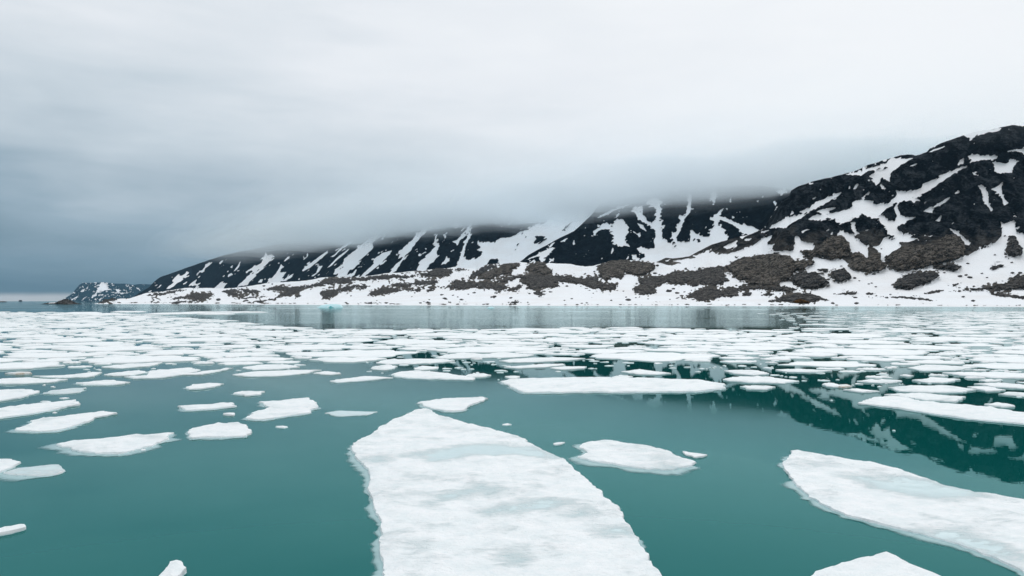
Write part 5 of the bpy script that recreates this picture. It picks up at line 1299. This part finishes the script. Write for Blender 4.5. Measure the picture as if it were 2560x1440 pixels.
# crumbs of brash ice between the floes
bx = []
for k in range(5200):
    y = 24 + 125 * prng.random() ** 1.3
    x = (prng.random() * 2 - 1) * y * 0.72
    px, py = 1280 + x / y * FPX, HOR + CAMH * FPX / y
    ix, iy = int((x / STR - XA) / RES), int((y - YA) / RES)
    if iy >= 0 and (taken[iy, ix] or labm[iy, ix] >= 0 and score[iy, ix] < 1.25):
        continue
    clump = float(fbm(np.array([x / 7.0]), np.array([y / 5.0]), 3)[0])
    want = 0.9 if (px > 900 and 885 < py < front(px) + 35) else (0.45 if py < front(px) + 15 else 0.012)
    if prng.random() < want * np.clip(0.5 + 3 * clump, 0.05, 1):
        bx.append((x, y, (0.05 + 0.22 * prng.random() ** 2) * (0.5 + y / 60)))
vc, fc = [], []
for k, (x, y, r) in enumerate(bx):
    n = 6
    th = np.arange(n) / n * 6.283 + prng.random()
    rr = r * (0.6 + 0.7 * prng.random(n))
    ring = np.stack([x + np.cos(th) * rr * 1.4, y + np.sin(th) * rr, np.full(n, -0.03)], -1)
    ring2 = np.stack([x + np.cos(th) * rr * 1.2, y + np.sin(th) * rr * 0.85, 0.02 + 0.05 * prng.random(n)], -1)
    vc.append(np.concatenate([ring, ring2, [[x, y, 0.06 + 0.04 * prng.random()]]]))
    i_ = np.arange(n)
    j_ = (i_ + 1) % n
    o_ = k * (2 * n + 1)
    fc.append(np.concatenate([np.stack([i_, j_, n + j_], -1), np.stack([i_, n + j_, n + i_], -1), np.stack([n + i_, n + j_, np.full(n, 2 * n)], -1)]) + o_)
br = mesh_np('brash_ice', np.concatenate(vc), np.concatenate(fc), M_ICEFAR, False)
tag(br, 'crumbs of brash ice scattered on the dark water between floes', 'brash ice', kind='stuff')
print('BRASH', len(bx))

# long streaks of ice far out at left
for i, (xa, xb, ya, yb) in enumerate([(120, 425, 712, 706), (560, 800, 720, 717), (650, 1260, 708, 695), (940, 1590, 718, 711), (1360, 1800, 685, 681), (1710, 2560, 713, 696), (2420, 2900, 712, 708), (2200, 3300, 692, 688)]):
    x0, y0 = P(8, [(xa, ya)])[0]
    x1, y1 = P(8, [(xb, yb)])[0]
    n = 14
    u_ = np.linspace(0, 1, n)
    th = 1.3 * np.sin(np.pi * u_) ** 0.6 * (0.7 + 0.6 * prng.random(n)) * (1.2 if i in (5, 3, 2) else 0.7)
    top = np.stack([x0 + (x1 - x0) * u_, y0 + (y1 - y0) * u_ - th], -1)
    bot = np.stack([x0 + (x1 - x0) * u_, y0 + (y1 - y0) * u_ + th + 0.3], -1)[::-1][1:-1]
    g_ = px_to_ground(np.concatenate([top, bot]), 0.3)
    g_ = rough_outline(g_, 2.0, 0.5, 5, i)
    co, tr = cdt(g_, 4.0, 0.4, i)
    d = dist_to(g_, co)
    z = 0.2 + 0.35 * np.clip(d / 1.5, 0, 1) * (0.8 + 0.4 * prng.random(len(d)))
    cen = np.array([*co.mean(0), 0])
    m_ = len(g_)
    e = {}
    for a, b, c in tr:
        for p_, q_ in ((a, b), (b, c), (c, a)):
            if (q_, p_) in e:
                del e[(q_, p_)]
            else:
                e[(p_, q_)] = 1
    e = np.array(list(e), np.int32)
    lowco = np.concatenate([co, np.full((len(co), 1), -0.2)], 1)
    quads = np.stack([e[:, 1], e[:, 0], e[:, 0] + len(co), e[:, 1] + len(co)], -1)
    o = mesh_np('ice_streak', np.concatenate([np.concatenate([co, z[:, None]], 1), lowco]) - cen, [tr, quads], M_ICEFAR, True)
    o.location = cen
    tag(o, 'thin long ice raft far out before the left shore, %s from left' % ORD[i], 'ice floe', 'ice rafts before the left shore')

# grounded bit of turquoise glacier ice, and a white one further right
def berg(name, label, px0, px1, prof, waterline, seed, blue=None):
    D = CAMH * FPX / (waterline - HOR)
    mpp = D / FPX
    n, k = 60, 13
    U, V = np.meshgrid(np.linspace(0, 1, n), np.linspace(-1, 1, k))
    pxx = px0 + (px1 - px0) * U
    ht = np.interp(pxx, [p[0] for p in prof], [p[1] for p in prof]) * mpp
    nz = fbm(U * 9 + seed, V * 2 + seed, 4, 0.6)
    half = (px1 - px0) * mpp * 0.3 * np.clip(4 * U * (1 - U), 0, 1) ** 0.4
    z = ht * np.clip(1 - np.abs(V) ** 2.5, 0, 1) * (1 + 0.45 * nz) - 0.15
    co = np.stack([(pxx - 1280) / FPX * D, D + half + V * half + nz * 1.0, z], -1)
    c0 = np.array([co[k // 2, n // 2, 0], D, 0.0])
    o = mesh_np(name, (co - c0).reshape(-1, 3), grid_faces(k, n), M_BERG, False, {'melt': 0.4 + 0.5 * np.clip(nz, -1, 1)})
    o.location = c0
    tag(o, label, 'iceberg')
    if blue:
        a, b, hh = blue
        nn = 12
        uu, vv = np.meshgrid(np.linspace(a, b, nn), np.linspace(0, 1, 5))
        hz = np.interp(uu, np.linspace(a, b, 4), [0.3, hh, hh * 0.5, 0.1]) * mpp
        cc = np.stack([(uu - 1280) / FPX * D, D - 0.6 + 1.8 * vv, 0.1 + hz * vv], -1)
        mesh_np('blue_hollow', (cc - c0).reshape(-1, 3), grid_faces(5, nn), M_BLUE, True, parent=o)
    return o


berg('turquoise_iceberg', 'low turquoise chunk of glacier ice afloat close to the left shore', 793, 856, [(793, 1.5), (800, 6), (808, 7.5), (820, 8.5), (830, 8.8), (842, 8.5), (850, 7), (856, 1)], 769.0, 4, (820, 836, 3.6))
berg('white_iceberg', 'small white lump of glacier ice before the middle of the shore', 1216, 1238, [(1216, 0.6), (1222, 3), (1230, 4), (1238, 0.6)], 770.5, 8)

# ------------------------------------------------------------------ cloud hugging the ridges, and the air
RIDGE = np.array([((p - 1280) / FPX * d, d) for p, d in ((2120, 2150), (1965, 2230), (1800, 2380), (1650, 2480), (1500, 2650), (1350, 3000), (1200, 3080), (1000, 3560), (800, 4450), (640, 5200))])


def ridge_dist(X, Y):
    a = RIDGE[:-1]
    b = RIDGE[1:]
    best = np.full(X.shape, 1e9)
    for p, q in zip(a, b):
        ab = q - p
        t_ = np.clip(((X - p[0]) * ab[0] + (Y - p[1]) * ab[1]) / (ab @ ab), 0, 1)
        best = np.minimum(best, np.hypot(X - p[0] - ab[0] * t_, Y - p[1] - ab[1] * t_))
    return best


root = bpy.data.objects.new('cloud_bank', None)
COL.objects.link(root)
root.location = (0, 4000, 300)
tag(root, 'low grey cloud bank hiding the tops of the middle peak and range', 'cloud', kind='stuff')
CLOUD = [(262, 900, 420, 0.00010, 6200), (278, 800, 300, 0.00025, 5900), (290, 700, 200, 0.0005, 5500), (302, 620, 140, 0.0011, 5200), (315, 540, 100, 0.0022, 4800), (329, 470, 70, 0.0045, 4300)]
for k, (zb, half, thick, den, yend) in enumerate(CLOUD):
    gx = np.linspace(-4000, 2400, 140)
    gy = np.linspace(1000, 6800, 140)
    X, Y = np.meshgrid(gx, gy)
    mm = np.clip(1 - np.hypot(ridge_dist(X, Y), np.maximum(Y - yend + 900, 0) * 0.8) / (half * np.interp(Y, [2000, 3500, 5200], [1.0, 1.05, 0.75])), 0, 1)
    nz = fbm(X / 330.0 + 3 + 0.25 * k, Y / 420.0 + 0.4 * k, 5, 0.55)
    lowz = zb + 70 * nz + 50 * (1 - mm) ** 2
    upz = lowz + 8 + thick * np.sqrt(mm) * (1 + 0.4 * nz) 
    f = grid_faces(140, 140)
    f = f[(mm > 0).ravel()[f].all(1)]
    used, inv = np.unique(f, return_inverse=True)
    f = inv.reshape(-1, 4)
    nu = len(used)
    cc = np.concatenate([np.stack([X, Y, lowz], -1).reshape(-1, 3)[used], np.stack([X, Y, upz], -1).reshape(-1, 3)[used]])
    ed = {}
    for q in f:
        for j in range(4):
            a_, b_ = int(q[j]), int(q[(j + 1) % 4])
            if (b_, a_) in ed:
                del ed[(b_, a_)]
            else:
                ed[(a_, b_)] = 1
    ed = np.array(list(ed))
    wall = np.stack([ed[:, 0], ed[:, 1], ed[:, 1] + nu, ed[:, 0] + nu], -1)
    m, t = material('cloud_%d' % k)
    vol = t.n('ShaderNodeVolumePrincipled', ins={'Color': (0.88, 0.94, 0.975), 'Density': den, 'Anisotropy': 0.6})
    vol.inputs['Absorption Color'].default_value = (0, 0, 0, 1)
    t.n('ShaderNodeOutputMaterial', ins={1: vol})
    mesh_np('cloud_layer', cc - np.array(root.location), [f[:, ::-1], f + nu, wall], m, True, parent=root)

hz_ = np.array([[x, y, z] for z in (-30, 900) for y in (-200, 16000) for x in (-14000, 14000)], float)
hf = np.array([[0, 2, 3, 1], [4, 5, 7, 6], [0, 1, 5, 4], [2, 6, 7, 3], [0, 4, 6, 2], [1, 3, 7, 5]])
m, t = material('air')
vol = t.n('ShaderNodeVolumePrincipled')
vol.inputs['Color'].default_value = (0.45, 0.74, 1.0, 1)
vol.inputs['Density'].default_value = 1.4e-5
vol.inputs['Anisotropy'].default_value = 0.3
t.n('ShaderNodeOutputMaterial', ins={1: vol})
hz = mesh_np('haze', hz_, hf, m, False)
tag(hz, kind='stuff')
